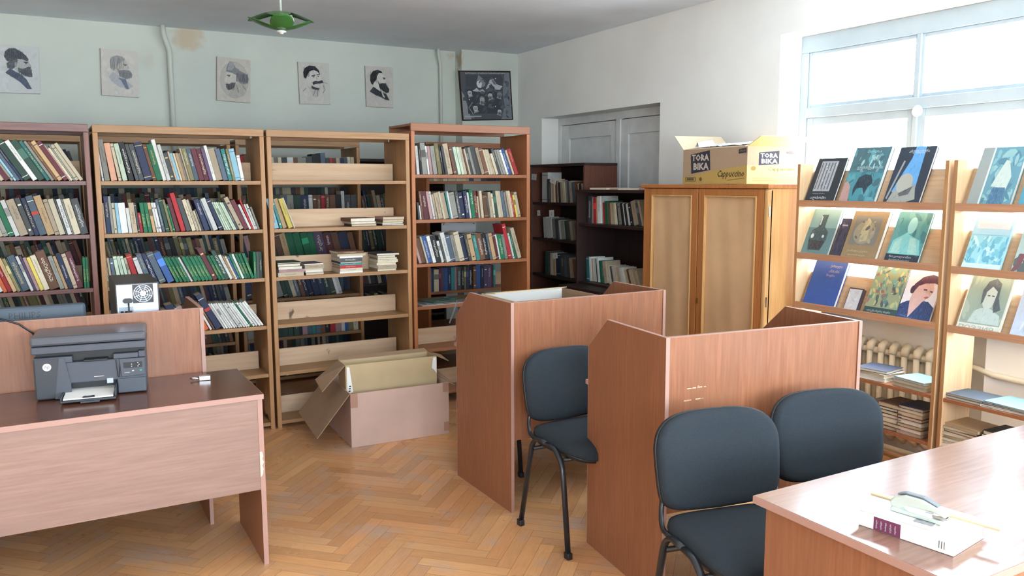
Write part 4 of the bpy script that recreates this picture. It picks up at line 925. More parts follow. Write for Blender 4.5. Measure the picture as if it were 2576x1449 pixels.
d = MB(); art(d, *inset(P, .955), (0,-1,0), sketch(items, 'poster', 900, .0016), .0001); d.build('printed_sheet', M_INK, o)

# ---- books standing cover-out on the display racks
TH = math.radians(24.4)
def cover(px0, px1, py, py_top, lip, th, base, items, label, X=3.872, spine=None, pages=(226,224,214), dx=0, name='display_book'):
    z = RLIPS[lip]-.009; a, b2 = atx(px0, py, X).y, atx(px1, py, X).y; w = a-b2
    best = min((abs(project((X+h/1000*math.sin(TH), a, z+h/1000*math.cos(TH)))[1]-py_top), h/1000) for h in range(60, 400, 2))[1]
    h = best
    o = MB(); o.box(0, w, 0, .0022, 0, h, 0, lin(base)); o.box(0, w, th-.0022, th, 0, h, 0, lin(base)); o.box(0, .0022, .0022, th-.0022, 0, h, 0, lin(spine or base))
    o.box(.0025, w-.003, .0024, th-.0024, .002, h-.002, 0, lin(pages))
    e = o.build(name, M_BOOK)
    e.matrix_world = Matrix.Translation((X+dx, a, z)) @ Matrix(((0,1,0,0),(-1,0,0,0),(0,0,1,0),(0,0,0,1))) @ Matrix.Rotation(-TH, 4, 'X')
    tag(e, label, 'book', 'face-out books on the display racks')
    d = MB(); art(d, (0,0,h), (w,0,h), (w,0,0), (0,0,0), (0,-1,0), sketch(items, label, 500, .004) if items else items, .00012); d.build('cover_picture', M_COVER, e)
M_COVER = attrmat('glossy_cover', .35, .5, .04)
cover(2023, 2094, 500, 399, 0, .016, (46,52,58), [('r',.16,.26,.74,.93,(160,164,170))]+[('r',.19+i*.11,.30,.23+i*.11,.9,(92,96,104)) for i in range(5)]+[('x',26,.18,.28,.72,.9,.03,[(190,192,196),(110,114,120)],1),('t','ალბომი',.16,.06,.55,.09,(200,204,206)),('t','ისტორია',.20,.19,.42,.03,(170,172,176))], 'dark album with a striped grey picture, first on the top row of the left rack')
cover(2108, 2196, 500, 372, 0, .026, (66,108,118), [('r',0,.0,1,.56,(70,134,146)),('r',0,.56,1,1,(70,104,110)),('x',40,.02,.02,.98,.98,.1,[(60,112,124),(88,150,158),(62,98,106)],2),('p',[(.30,.26),(.36,.46),(.52,.52),(.70,.50),(.80,.36),(.70,.30),(.66,.16),(.56,.28),(.40,.28),(.34,.14)],(38,56,68)),('p',[(.0,.0),(.26,.02),(.2,.3),(.08,.4),(0,.36)],(176,140,134)),('x',14,.15,.56,.9,.86,.07,[(150,190,192),(120,150,152)],3),('t','ვეფხისტყაოსანი',.22,.60,.72,.07,(190,214,214)),('t','შოთა',.36,.90,.4,.05,(150,196,196))], 'teal album with a dark horse, middle of the top row beside the wardrobe')
cover(2219, 2309, 502, 371, 0, .018, (48,58,70), [('p',[(.14,.22),(.42,.80),(.44,1),(.72,1),(.78,.22)],(94,156,208)),('e',.44,.36,.22,.18,(168,168,156)),('p',[(.10,.05),(.2,.26),(.4,.2),(.74,.36),(.86,.1),(.6,.04),(.3,.0)],(150,152,144)),('p',[(.36,.2),(.7,.32),(.64,.18),(.4,.14)],(84,88,92)),('l',.06,.1,.24,.76,.025,(140,146,150)),('t','არქიტექტურა',.28,.88,.56,.07,(196,206,210))], 'dark blue album with a stone tower against blue sky on the left rack')
cover(2006, 2079, 627, 525, 1, .020, (88,122,128), [('r',0,0,1,1,(98,132,136)),('r',0,.6,1,1,(132,168,168)),('p',[(.28,.12),(.20,.38),(.24,.54),(.40,.62),(.42,.88),(.62,.88),(.62,.62),(.78,.52),(.80,.36),(.70,.12)],(66,88,94)),('e',.3,.42,.05,.05,(200,214,214)),('e',.66,.42,.04,.03,(200,214,214)),('l',.44,.84,.44,.66,.02,(190,206,206)),('p',[(.3,.14),(.24,.32),(.76,.32),(.7,.14)],(62,66,74))], 'grey green book with a dark clay jug on its cover, left rack middle row')
cover(2086, 2110, 634, 549, 1, .014, (62,62,78), [('r',0,0,1,1,(64,64,82)),('x',10,.1,.05,.9,.9,.14,[(92,92,108),(48,50,66)],4),('r',.2,.8,.8,.84,(160,160,172))], 'small narrow dark purple book between two larger ones, left rack middle row', dx=.004)
cover(2112, 2199, 641, 530, 1, .026, (146,126,96), [('r',.1,.30,.86,.9,(118,118,112)),('e',.46,.56,.30,.24,(146,140,120)),('p',[(.40,.36),(.36,.60),(.46,.86),(.56,.80),(.60,.40)],(176,168,134)),('x',16,.2,.34,.8,.8,.06,[(160,152,126),(96,98,98)],5),('t','ქანდაკება',.14,.15,.6,.05,(190,176,140)),('t','მოთხრობები',.2,.07,.5,.04,(190,176,140))], 'tan brown book with a golden carved figure on its cover, left rack middle row')
cover(2222, 2306, 650, 533, 1, .016, (66,132,138), [('r',0,0,1,1,(84,148,150)),('x',16,.0,.4,1,1,.18,[(66,124,130),(100,156,156)],6),('r',0,0,1,.18,(44,54,66)),('p',[(.04,.18),(.08,.44),(.34,.56),(.46,.62),(.50,.56),(.86,.46),(.98,.18)],(128,196,196)),('p',[(.1,.2),(.14,.4),(.32,.5),(.36,.2)],(160,206,196)),('p',[(.62,.2),(.56,.5),(.72,.5),(.9,.2)],(160,206,196)),('e',.52,.74,.13,.16,(150,206,208)),('t','ნიკოლოზი',.12,.10,.66,.05,(196,206,210)),('t','მოთხრობები',.14,.04,.62,.04,(180,190,196))], 'teal book with a pale statue bust on its cover, right of the middle row')
cover(2017, 2096, 757, 654, 2, .022, (58,88,156), [('t','ქართული',.50,.86,.36,.07,(176,160,158)),('t','ანბანი',.50,.76,.32,.06,(176,160,158)),('t','წიგნი',.46,.66,.26,.06,(176,160,158))], 'royal blue hardback with small gold lettering, left rack lower row')
cover(2119, 2155, 771, 723, 2, .030, (66,58,64), [('r',.04,.03,.92,.95,(196,196,198)),('x',16,.08,.08,.88,.9,.1,[(184,184,188),(206,206,208)],7)], 'small pale grey book with dark edges on the lower row of the left rack', pages=(90,74,78))
cover(2169, 2250, 784, 666, 2, .012, (60,84,84), [('r',0,.16,1,1,(150,160,128)),('x',90,.02,.17,.98,.98,.07,[(186,190,140),(96,134,130),(150,110,100),(120,170,160),(196,186,130),(80,100,100)],8),('e',.42,.96,.05,.03,(210,230,226)),('t','ალექსანდრე წიგნი',.10,.06,.74,.05,(186,198,196))], 'colourful green and yellow patterned book on the lower row of the left rack')
cover(2252, 2336, 795, 676, 2, .010, (240,238,244), [('r',0,0,1,1,(236,234,240)),('p',[(0,0),(0,.30),(.14,.36),(.40,.42),(.8,.40),(1,.3),(1,0)],(58,78,122)),('p',[(.34,.06),(.24,.42),(.30,.62),(.46,.78),(.78,.80),(.86,.62),(.80,.50),(.62,.38)],(220,186,180)),('p',[(.18,.60),(.26,.72),(.44,.86),(.70,.92),(.94,.88),(.98,.72),(.84,.76),(.56,.74),(.38,.68),(.30,.58)],(98,66,84)),('e',.24,.60,.07,.08,(74,58,76)),('l',.56,.62,.66,.62,.012,(96,60,70)),('l',.76,.60,.84,.59,.012,(96,60,70)),('p',[(.62,.47),(.72,.50),(.78,.48),(.70,.45)],(186,110,118)),('l',.72,.62,.76,.54,.006,(190,150,146)),('l',.1,.1,.5,.04,.01,(84,110,160))], 'white magazine showing a woman with tied back hair in a blue blouse')
cover(2430, 2540, 486, 372, 0, .024, (86,138,152), [('r',0,0,.26,1,(140,150,148)),('r',.26,0,.30,1,(200,210,202)),('r',.30,0,1,1,(94,142,156)),('x',40,.32,.04,.98,.96,.1,[(120,166,172),(76,122,140),(134,176,176)],9),('p',[(.44,.34),(.56,.64),(.62,.78),(.70,.76),(.84,.5),(.80,.3)],(184,198,190)),('p',[(.46,.02),(.50,.32),(.78,.32),(.8,.02)],(70,108,136))], 'teal book with grey spine strip, right rack top row', X=3.872)
cover(2560, 2620, 488, 384, 0, .02, (84,150,170), [], 'blue book cut by the photo edge on the top row of the right rack')
cover(2418, 2515, 639, 530, 1, .012, (150,206,222), [('r',0,.0,1,.6,(150,210,224)),('x',60,.02,.05,.98,.58,.09,[(120,190,210),(190,226,232),(104,172,196)],10),('r',0,.6,1,1,(166,206,226)),('r',.10,.70,.94,.84,(214,214,222)),('r',0,0,1,.12,(196,222,230)),('t','საქართველო',.14,.73,.7,.08,(190,196,212))], 'pale blue book with a misty sea picture on the right rack middle row')
cover(2543, 2620, 645, 560, 1, .02, (170,196,196), [('x',12,.0,.0,1,.4,.2,[(120,80,88),(90,100,100)],11),('e',.6,.7,.2,.15,(220,140,90))], 'partly visible book with a reddish picture at the edge, right rack middle row')
cover(2405, 2514, 796, 684, 2, .014, (216,222,210), [('r',.03,.12,.97,.97,(150,170,158)),('x',24,.04,.14,.96,.96,.14,[(166,184,168),(140,160,154)],12),('p',[(.22,.14),(.30,.34),(.44,.40),(.66,.40),(.9,.3),(.94,.14)],(186,206,202)),('e',.56,.60,.15,.22,(192,206,200)),('p',[(.40,.46),(.36,.70),(.44,.86),(.60,.92),(.74,.84),(.76,.60),(.88,.40),(.74,.34),(.68,.46),(.70,.70),(.56,.78),(.46,.68),(.44,.50)],(92,104,108)),('l',.50,.62,.56,.62,.01,(80,90,96)),('l',.60,.62,.66,.62,.01,(80,90,96)),('t','ПОЭЗИЯ',.06,.02,.8,.07,(150,160,156))], 'book with a dark haired woman drawn in grey green, right rack lower row')
cover(2540, 2620, 806, 700, 2, .014, (190,206,224), [('x',14,.05,.05,.95,.95,.14,[(170,190,214),(206,216,228)],13)], 'pale blue book cut by the photo edge, right rack lower row')

# ---- coffee carton on the wardrobe
ang = math.atan2(3.655-4.30, 3.72-3.78)
t = thing('cardboard_box', 'open printed coffee carton with a dark square logo, on top of the orange wardrobe', 'box', (3.775, 4.30, 1.612), ang)
w, d, h = .648, .40, .226; CB = (176,150,124)
M_BOXA = attrmat('printed_cardboard', .8, .2, .05)
def wall_(mb, P, tt, col): mb.slab(P, tt, 0, lin(col))
s = MB(); c4 = .004
s.box(0, w, 0, c4, 0, h, 0, lin(CB)); s.box(0, w, d-c4, d, 0, h, 0, lin(CB)); s.box(0, c4, c4, d-c4, 0, h, 0, lin(CB)); s.box(w-c4, w, c4, d-c4, 0, h, 0, lin(CB)); s.box(c4, w-c4, c4, d-c4, 0, .004, 0, lin(CB))
s.build('carton_body', M_BOXA, t)
YEL = (188,158,92); INK_ = (62,62,72)
s = MB()
art(s, (0,0,h), (w,0,h), (w,0,0), (0,0,0), (0,-1,0), [('p',[(0,0),(1,0),(1,.50),(.75,.44),(.45,.36),(.12,.22),(0,.20)],YEL),
  ('p',[(.13,.86),(.44,.96),(.455,.40),(.145,.30)],INK_),('t','TORA',.15,.66,.28,.20,(200,188,174),0,.035),('t','BIKA',.18,.41,.25,.20,(200,188,174),0,.035),
  ('t','Cappuccino',.55,.14,.40,.24,(72,56,36),.03,.012),('l',.72,.10,.97,.16,.006,(110,92,50)),('p',[(.05,.08),(.22,.08),(.22,.2),(.05,.2)],(90,80,60)),('p',[(.06,.095),(.21,.095),(.21,.185),(.06,.185)],YEL),('r',.075,.105,.195,.175,(100,90,66)),
  ('e',.305,.14,.022,.055,(110,86,40)),('p',[(.88,.94),(.99,.97),(.99,.84),(.88,.82)],(70,66,70)),('t','25x10',.895,.87,.08,.05,(150,130,110))])
art(s, (w,0,h), (w,d,h), (w,d,0), (w,0,0), (1,0,0), [('p',[(0,0),(1,0),(1,.5),(0,.5)],(214,196,130)),('p',[(.22,.84),(.62,.9),(.62,.54),(.22,.5)],INK_),('t','TORA',.25,.70,.34,.13,(226,220,206),0,.03),('t','BIKA',.27,.55,.32,.13,(226,220,206),0,.03),('t','Cappuccino',.4,.33,.55,.12,(120,104,60)),('e',.12,.42,.05,.06,(150,130,70)),('r',.1,.08,.6,.1,(170,160,110)),('r',.1,.15,.5,.17,(170,160,110)),('e',.85,.85,.09,.04,(120,110,110))])
s.build('carton_print', M_BOXA, t)
IN_ = (206,186,158)
s = MB(); wall_(s, [(0,0,h),(0,d,h),(-.11,d,h+.10),(-.11,0,h+.10)], (.0028,0,.0028), IN_); s.build('carton_flap', M_BOXA, t)
s = MB(); wall_(s, [(w,0,h),(w,d,h),(w+.115,d,h+.055),(w+.115,0,h+.055)], (-.002,0,.0035), (214,190,130)); s.build('carton_flap', M_BOXA, t)
s = MB(); wall_(s, [(.02,0,h),(w-.02,0,h),(w-.06,.15,h+.035),(.10,.15,h+.03)], (0,-.001,.004), IN_); s.build('carton_flap', M_BOXA, t)
s = MB(); wall_(s, [(.02,d,h),(w-.02,d,h),(w-.02,d+.06,h+.02),(.02,d+.06,h+.02)], (0,0,.004), IN_); s.build('carton_flap', M_BOXA, t)
s = MB(); nx = 30; vs = []; fs = []
for i in range(nx+1):
    for j in range(3): vs.append((.1+(w-.14)*i/nx, .02+.06*j+.006*math.sin(i*1.7+j), h+.012+.022*(j/2)+.006*R.random()+(.03 if i in (1,2) else 0)))
for i in range(nx):
    for j in range(2): fs.append((i*3+j, i*3+3+j, i*3+4+j, i*3+1+j))
s.add(vs, fs); s.build('plastic_lining', plain('thin_white_plastic', (232,234,238), .25), t, smooth=True)

# ---- big carton on the floor, with a slimmer carton standing inside it
def open_box(name, loc, rz, w, d, h, mat, label, th=.006):
    t = thing(name, label, 'box', loc, rz); s = MB()
    s.box(0, w, 0, th, 0, h); s.box(0, w, d-th, d, 0, h); s.box(0, th, th, d-th, 0, h); s.box(w-th, w, th, d-th, 0, h); s.box(th, w-th, th, d-th, 0, .006)
    s.build('carton_body', mat, t); return t
bx = open_box('cardboard_box', (1.545, 4.738, .001), math.atan2(4.708-4.738, 2.195-1.545), .65, .55, .34, M_CARDP, 'big pinkish cardboard box standing open on the floor before the bookcases')
def flap(t, P, tt, mat): MB().slab(P, tt).build('carton_flap', mat, t)
flap(bx, [(0,.0,.34),(0,.55,.34),(-.20,.54,.115),(-.212,-.01,.09)], (-.004,0,.003), M_CARD)
flap(bx, [(.65,.02,.34),(.65,.55,.34),(.73,.52,.345),(.715,.05,.30)], (0,0,.005), M_CARD)
flap(bx, [(0,.544,.34),(.65,.544,.34),(.65,.60,.20),(0,.60,.20)], (0,.004,.003), M_CARD)
MB().box(-.0008, .045, -.0012, -.0002, .25, .34).build('packing_tape', M_TAPE, bx); MB().box(.615, .651, -.0012, -.0002, .02, .08).build('packing_tape', M_TAPE, bx); MB().box(.61, .651, -.0012, -.0002, .28, .34).build('packing_tape', M_TAPE, bx)
b2 = open_box('cardboard_box', (1.558, 4.86, .010), math.atan2(-.03, .65), .61, .165, .485, M_CARDY, 'slim yellowish carton standing inside the big floor box')
flap(b2, [(0,0,.485),(0,.165,.485),(-.150,.165,.375),(-.150,-.01,.335)], (-.003,0,.003), M_CARD)
flap(b2, [(0,.162,.485),(.61,.162,.485),(.60,.20,.50),(.01,.20,.50)], (0,.004,.003), M_CARD)
MB().slab([(.61,0,.485),(.61,.16,.485),(.70,.15,.455),(.70,.01,.44)], (0,0,.004)).build('carton_flap', M_CARD, b2)
s = MB(); s.prism([(.008,.30),(.045,.31),(.025,.47),(.008,.475)], 'y', -.0022, -.0008); s.prism([(.595,.39),(.609,.37),(.609,.478),(.585,.478),(.575,.41)], 'y', -.0022, -.0008); s.build('torn_label', M_PAPER, b2)
s = MB()
for x, z in ((.016,.315),(.018,.33),(.02,.345)): s.box(x, x+.012, -.0032, -.0022, z, z+.008)
s.build('label_ink', plain('black_ink', (30,30,32), .7), b2)

# ---- carton inside the farther carrel
t = open_box('cardboard_box', (1.945, 3.41, .7565), 0, .50, .34, .292, M_CARD, 'open cardboard box with a white inside, sitting in the farther study carrel')
MB().box(.007, .493, .3325, .3335, .1, .291).build('white_lining', M_PAPER, t)
flap(t, [(0,.0,.292),(0,.34,.292),(-.01,.42,.25),(-.01,.25,.27)], (.003,0,.003), M_CARDY)
flap(t, [(.02,.335,.292),(.48,.335,.292),(.47,.25,.306),(.03,.25,.300)], (0,0,.004), M_CARDY)
tag(MB().slab([(1.872,3.90,1.00),(1.93,4.02,.96),(1.90,4.05,.85),(1.862,3.98,.87)], (.002,.001,.001)).build('magazine', plain('magazine_paper', (150,150,152), .4, var=.3, scale=40)), 'crumpled magazine corner poking past the slanted edge of the farther carrel', 'magazine')

# ---- magazines on the low shelf of the tallest bookcase
mg = [(2.31,5.378,.43,.20,2,(172,176,178),'top'), (2.60,5.39,.40,.2,-6,(150,110,110),'r'), (2.42,5.43,.30,.20,12,(70,110,96),'g'), (2.85,5.44,.30,.21,4,(170,160,158),'w')]
for k, (x, y, w_, d_, a_, c_, _) in enumerate(mg):
    s = MB(); s.box(0, w_, 0, d_, 0, .004, 0, lin(c_)); art(s, (0,d_,.004), (w_,d_,.004), (w_,0,.004), (0,0,.004), (0,0,1), [('x',22,.04,.05,.96,.95,.1,[tuple(min(255,v*1.25) for v in c_), tuple(v*.6 for v in c_), (170,80,80), (216,216,216), (60,62,66)],k)])
    o = s.build('magazine', M_COVER); o.location = (x, y, .7425+.0046*k); o.rotation_euler = (0,0,math.radians(a_))
    tag(o, ['grey and white magazine at the bottom of the flat pile in the tallest bookcase','reddish magazine on the flat pile in the tallest bookcase','green edged magazine on the flat pile in the tallest bookcase','pale magazine at the far end of the flat pile in the tallest bookcase'][k], 'magazine', 'magazines lying in the tallest bookcase')

# ---- things on the black unit and the cards in the brown unit
rs = [(3.83,5.25,.26,.20,5,(214,200,180)),(3.82,5.00,.22,.24,-8,(206,178,156)),(3.84,4.86,.22,.2,12,(222,214,200))]
for k, (x, y, w_, d_, a_, c_) in enumerate(rs):
    o = MB().box(0, w_, 0, d_, 0, .014-.003*k, 0, lin(c_)).build('paper_folder', M_INK); o.location = (x, y, 1.568); o.rotation_euler = (0,0,math.radians(a_))
    tag(o, ['pale folder at the far end on top of the black brown unit','brownish folder in the middle on top of the black brown unit','white folder beside the red book on top of the black unit'][k], 'folder', 'folders on the black unit')
s = MB(); s.box(0,.2,0,.13,0,.003,0,lin((150,40,44))); s.box(0,.2,0,.13,.022,.025,0,lin((170,40,44))); s.box(.003,.197,.003,.127,.003,.022,0,lin((190,180,170))); s.box(-.001,.2,-.001,.0,.0,.025,0,lin((206,44,48)))
o = s.build('book', M_BOOK); o.location = (3.80, 4.68, 1.568); tag(o, 'red book lying on top of the black brown unit next to the wardrobe', 'book')
M_CARDW = attrmat('index_card', .7, .2, .03)
for k, (px, py, X, wd, hh, rot) in enumerate([(1337,452,3.935,.085,.055,-4),(1383,458,3.935,.10,.05,-14),(1352,543,3.935,.05,.05,4),(1382,546,3.935,.08,.06,4),(1392,652,3.935,.075,.05,12)]):
    p = atx(px, py, X); s = MB(); s.box(-.0, wd, -.001, .0004, 0, hh, 0, lin((206,206,202))); put_text(s, '0', (wd*.42, -.0016, hh*.2), (1,0,0), (0,0,1), height=hh*.5, col=lin((80,80,90)))
    e = s.build('index_card', M_CARDW); e.matrix_world = Matrix.Translation(p) @ Matrix(((0,1,0,0),(-1,0,0,0),(0,0,1,0),(0,0,0,1))) @ Matrix.Rotation(math.radians(-rot), 4, 'Y')
    tag(e, ['white index card at the far end of the top shelf of the brown unit','white index card over the pamphlets on the top shelf of the brown unit','small white card at the far side of the second shelf of the brown unit','white index card over the pamphlets on the second shelf of the brown unit','white index card tilted over the third shelf of the brown unit'][k], 'card', 'index cards in the brown unit')
o = MB().box(2.66, 2.96, 5.80, 5.803, 1.235, 1.315).build('shelf_sign', M_PAPER); o.data.materials[0] = plain('grey_sign', (170,172,174), .5)
tag(o, 'blank grey sign hanging behind the third shelf of the tallest bookcase', 'sign')
for k, p in enumerate(((2.68, 1.305), (2.94, 1.305))):
    s_ = MB(); s_.M = Matrix.Translation((p[0], 5.799, p[1])) @ Matrix.Rotation(math.pi/2, 4, 'X'); s_.lathe([(.005,0),(.004,.002)], 10); s_.build('pin', M_PLASTIC, o)

# ---- printer
t = thing('printer', 'black multifunction printer with white paper in its open tray, on the left desk', 'printer', (-.088, 3.742, .7505), math.radians(-7.0))
PB = plain('dark_grey_plastic', (66,72,82), .42); PD = plain('black_inner_plastic', (26,28,31), .5); PL = plain('lid_plastic', (78,82,90), .3); PM = plain('matte_side_plastic', (52,56,62), .5)
Wp, Dp = .412, .225
s = MB(); s.box(0,.095,.0,Dp,.004,.175); s.build('left_front_panel', PM, t, bevel=.006)
s = MB(); s.box(.095,Wp,.006,Dp,.062,.150); s.box(.385,Wp,.006,Dp,.150,.178); s.build('front_body', PB, t, bevel=.004)
s = MB(); s.prism([(.0,.004),(.092,.004),(.075,.06),(.095,.175),(.108,.175),(.075,.004)][:0] or [(.070,.004),(.13,.004),(.13,.062),(.112,.170),(.092,.170)], 'y', -.0015, .01); s.build('front_trim', PB, t)
MB().box(.30,.41,.002,Dp,.004,.066).build('lower_right_body', PB, t, bevel=.004)
MB().box(.095,.30,.05,Dp,.004,.062).build('tray_cavity', PD, t)
MB().box(.005,.408,.04,Dp-.002,.15,.195).build('output_cavity', PD, t)
MB().box(.0,.14,.002,.04,.150,.176).build('front_bridge', PB, t, bevel=.003)
MB().box(.29,.385,.004,.04,.150,.172).build('front_bridge', PB, t, bevel=.003)
MB().box(.18,.27,-.006,.10,.150,.158).build('output_flap', PD, t, bevel=.002)
s = MB(); s.box(-.004,.416,-.006,Dp+.005,.192,.222); s.build('scanner_base', PB, t, bevel=.004)
s = MB(); s.box(-.006,.418,-.008,Dp+.006,.224,.262); s.build('scanner_lid', PL, t, bevel=.010)
# control panel
s = MB(); s.prism([(.318,.073),(.408,.077),(.408,.15),(.312,.15)], 'y', -.004, .008); cp = s.build('control_panel', PB, t, bevel=.002)
s = MB(); s.box(.327,.398,-.0052,-.0035,.110,.134); s.build('display', PD, cp)
s = MB()
for x, z in ((.356,.124),(.356,.115),(.380,.128),(.384,.121),(.380,.114)): s.box(x, x+.004, -.0062, -.005, z, z+.003)
s.build('display_lights', M_PAPER, cp)
s = MB(); s.box(.388,.396,-.0056,-.0038,.094,.100); s.build('green_button', plain('green_button', (40,150,120), .4), cp)
MB().box(.358,.366,-.0056,-.0038,.095,.099).build('grey_button', M_PIPE, cp)
s = MB(); put_text(s, 'LaserJet', (.330,-.0045,.088), (1,0,0), (0,0,1), width=.02, col=None); s.build('model_text', M_PAPER, cp)
s = MB(); s.tube([(.300,.001,.148),(.304,.001,.078),(.308,.001,.074),(.318,.001,.148)], .0022, 6); s.build('seam', PD, t)
MB().box(.215,.252,.0045,.0062,.082,.0845).build('light_strip', M_STEEL, t)
s = MB(); s.M = Matrix.Translation((.048, -.001, .138)) @ Matrix.Rotation(math.pi/2, 4, 'X'); s.lathe([(.0155,0),(.0155,.0012)], 28); lg = s.build('logo_disc', M_PAPER, t)
s = MB(); put_text(s, 'hp', (.0385,-.0026,.129), (.97,0,.0), (.22,0,.97), width=.0175, res=3); s.build('logo_letters', PB, lg)
# tray
s = MB(); s.box(.098,.298,-.105,.06,.008,.016); s.box(.098,.104,-.105,.05,.016,.032); s.box(.292,.298,-.09,.05,.016,.050); s.box(.17,.24,-.118,-.10,.004,.012); tr_ = s.build('paper_tray', PM, t, bevel=.002)
MB().slab([(.108,-.100,.018),(.288,-.100,.018),(.288,.06,.026),(.108,.06,.026)], (0,0,.005)).build('paper_stack', M_PAPER, tr_)
s = MB(); s.prism([(.178,-.104),(.222,-.104),(.220,-.082),(.213,-.080),(.209,-.084),(.191,-.084),(.187,-.080),(.180,-.082)], 'z', .023, .026); s.build('paper_stop', PM, tr_)
MB().box(.262,.285,.0,.012,.052,.072).build('tray_guide', plain('pale_grey_plastic', (170,178,186), .5), tr_)
cb = MB().tube([(-.33,3.99,1.075),(-.20,3.93,1.075),(-.13,3.92,1.045),(-.085,3.945,1.00),(-.06,3.958,.95),(-.055,3.962,.86)], .004, 8).build('printer_cable', M_PLASTIC, smooth=True); tag(cb, 'black cable hanging over the carrel back down to the printer', 'cable')

# ---- padlock
t = thing('padlock', 'small silver padlock lying on the desk right of the printer', 'padlock', (.545, 3.80, .7505), math.radians(-12))
MB().box(0,.048,-.016,.016,0,.020).build('lock_body', plain('satin_steel', (205,208,210), .3, 1), t, bevel=.002)
MB().tube([(0,-.010,.010),(-.022,-.010,.010),(-.032,-.006,.010),(-.036,0,.010),(-.032,.006,.010),(-.022,.010,.010),(0,.010,.010)], .0035, 8).build('shackle', M_STEEL, t, smooth=True)

# ---- computer case and monitor behind the carrel back
px0 = aty(289, 730, 4.1).x; px1 = aty(401, 730, 4.1).x; zt = aty(340, 712, 4.1).z
t = thing('computer_case', 'black computer tower showing its silver back panel and fan grille', 'computer', (px0, 4.1, .7565)); wc = px1-px0; hc = zt-.7565
MB().box(0,wc,.004,.42,0,hc).build('case_shell', M_PLASTIC, t, bevel=.002)
M_ALU = plain('bare_case_metal', (206,212,226), .4, .2)
s = MB(); fx, fz, fr = .116, hc-.050, .040
s.box(.006, wc-.008, 0, .004, .004, fz-fr-.004); s.box(.006, fx-fr-.004, 0, .004, fz-fr-.004, hc-.006); s.box(fx+fr+.004, wc-.008, 0, .004, fz-fr-.004, hc-.006); s.box(fx-fr-.004, fx+fr+.004, 0, .004, fz+fr+.003, hc-.006)
bp = s.build('back_plate', M_ALU, t)
s = MB(); n = 40
for r_ in (.012, .021, .030, .039):
    s.tube([(fx+r_*math.cos(2*math.pi*i/n), .001, fz+r_*math.sin(2*math.pi*i/n)) for i in range(n+1)], .0022, 6, cap=False)
for i in range(8):
    a = math.pi/4*i+.4; s.tube([(fx, .001, fz), (fx+.042*math.cos(a), .001, fz+.042*math.sin(a))], .0020, 6)
s.M = Matrix.Translation((fx,0,fz)) @ Matrix.Rotation(math.pi/2, 4, 'X'); s.lathe([(.012,-.002),(.012,.002)], 20); s.build('fan_grille', M_ALU, t, smooth=False)
s = MB(); s.M = Matrix.Translation((.050, -.012, hc-.078)) @ Matrix.Rotation(math.pi/2, 4, 'X'); s.prism([(-.02,-.006),(-.014,-.011),(.014,-.011),(.02,-.006),(.02,.004),(.012,.010),(-.012,.010),(-.02,.004)], 'z', -.012, .006); s.build('power_plug', M_PLASTIC, t)
MB().tube([(.052,-.014,hc-.084),(.052,-.022,hc-.12),(.046,-.02,hc-.20),(.05,-.015,.02)], .0035, 8).build('power_cord', M_PLASTIC, t, smooth=True)
MB().box(.006,wc-.008,-.001,.001,hc-.100,hc-.097).build('plate_seam', M_PIPE, bp)
s = MB(); s.box(.012,.072,-.002,0,hc-.18,hc-.108); s.build('port_panel', plain('port_panel_grey', (150,160,172), .5, .3), bp)
s = MB()
for i in range(6): s.box(.018+.018*(i%3), .030+.018*(i%3), -.004, -.001, hc-.14-.022*(i//3), hc-.126-.022*(i//3))
s.build('port', PD, bp)
for x, z in ((.01,.012),(wc-.014,.012),(.01,hc-.012),(.008,hc-.09),(wc-.013,hc-.085)):
    s = MB(); s.M = Matrix.Translation((x,0,z)) @ Matrix.Rotation(math.pi/2, 4, 'X'); s.lathe([(.004,0),(.003,.002)], 10); s.build('screw', M_STEEL, bp)
ym = 4.16; xr_ = aty(216, 780, ym).x; zm = aty(150, 767, ym).z
t = thing('monitor', 'dark blue grey computer monitor seen from behind, at the left edge above the carrel', 'monitor', (xr_-.46, ym, .7565)); hm = zm-.7565
MM_ = plain('monitor_back_plastic', (74,86,98), .5)
s = MB(); s.prism([(.0,0),(.03,-.0),(.46-.03,0),(.46,.02),(.46,.05),(0,.05),(0,.02)][:0] or [(.01,.0),(.45,.0),(.46,.012),(.46,.05),(0,.05),(0,.012)], 'z', hm-.29, hm); s.build('monitor_shell', MM_, t, bevel=.012)
MB().box(.012,.448,.050,.053,hm-.278,hm-.012).build('screen', PD, t)
s = MB(); put_text(s, 'PHILIPS', (.16,-.0008,hm-.05), (1,0,0), (0,0,1), width=.12); s.build('maker_lettering', PM, t)
s = MB(); s.box(.19,.27,.0,.03,.01,hm-.15); s.build('stand_neck', MM_, t, bevel=.004); s = MB(); s.box(.13,.33,-.06,.10,0,.012); s.build('stand_foot', MM_, t, bevel=.005)

# ---- objects on the right desk
A0, A1 = Vector((1.757,1.302,0)), Vector((1.792,1.070,0)); ax = (A1-A0).normalized(); Lb = (A1-A0).length; ay = Vector((-ax.y, ax.x, 0)); ay = ay if ay.x > 0 else -ay
rzb = math.atan2(ax.y, ax.x); zt = .7508
t = thing('book', 'thick white book with a purple spine label on the near desk', 'book', (A0.x, A0.y, zt), rzb)
s = MB(); tb = .036; s.box(0,Lb,0,.165,0,.003); s.box(0,Lb,0,.165,tb-.003,tb); s.box(0,Lb,-.001,.003,0,tb); s.build('cover', M_WHITE, t, bevel=.001)
MB().box(.004,Lb-.004,.003,.160,.003,tb-.003).build('pages', M_PAGE, t)
s = MB(); s.box(.040,.108,-.0016,-.0008,.001,tb-.001); lb_ = s.build('spine_label', plain('purple_label', (112,52,84), .5), t)
s = MB()
for k in range(5): put_text(s, WORDS[k], (.050+k*.012, -.0022, .006), (0,0,1), (-1,0,0), width=.022, height=.005)
s.build('label_lettering', M_PAPER, lb_)
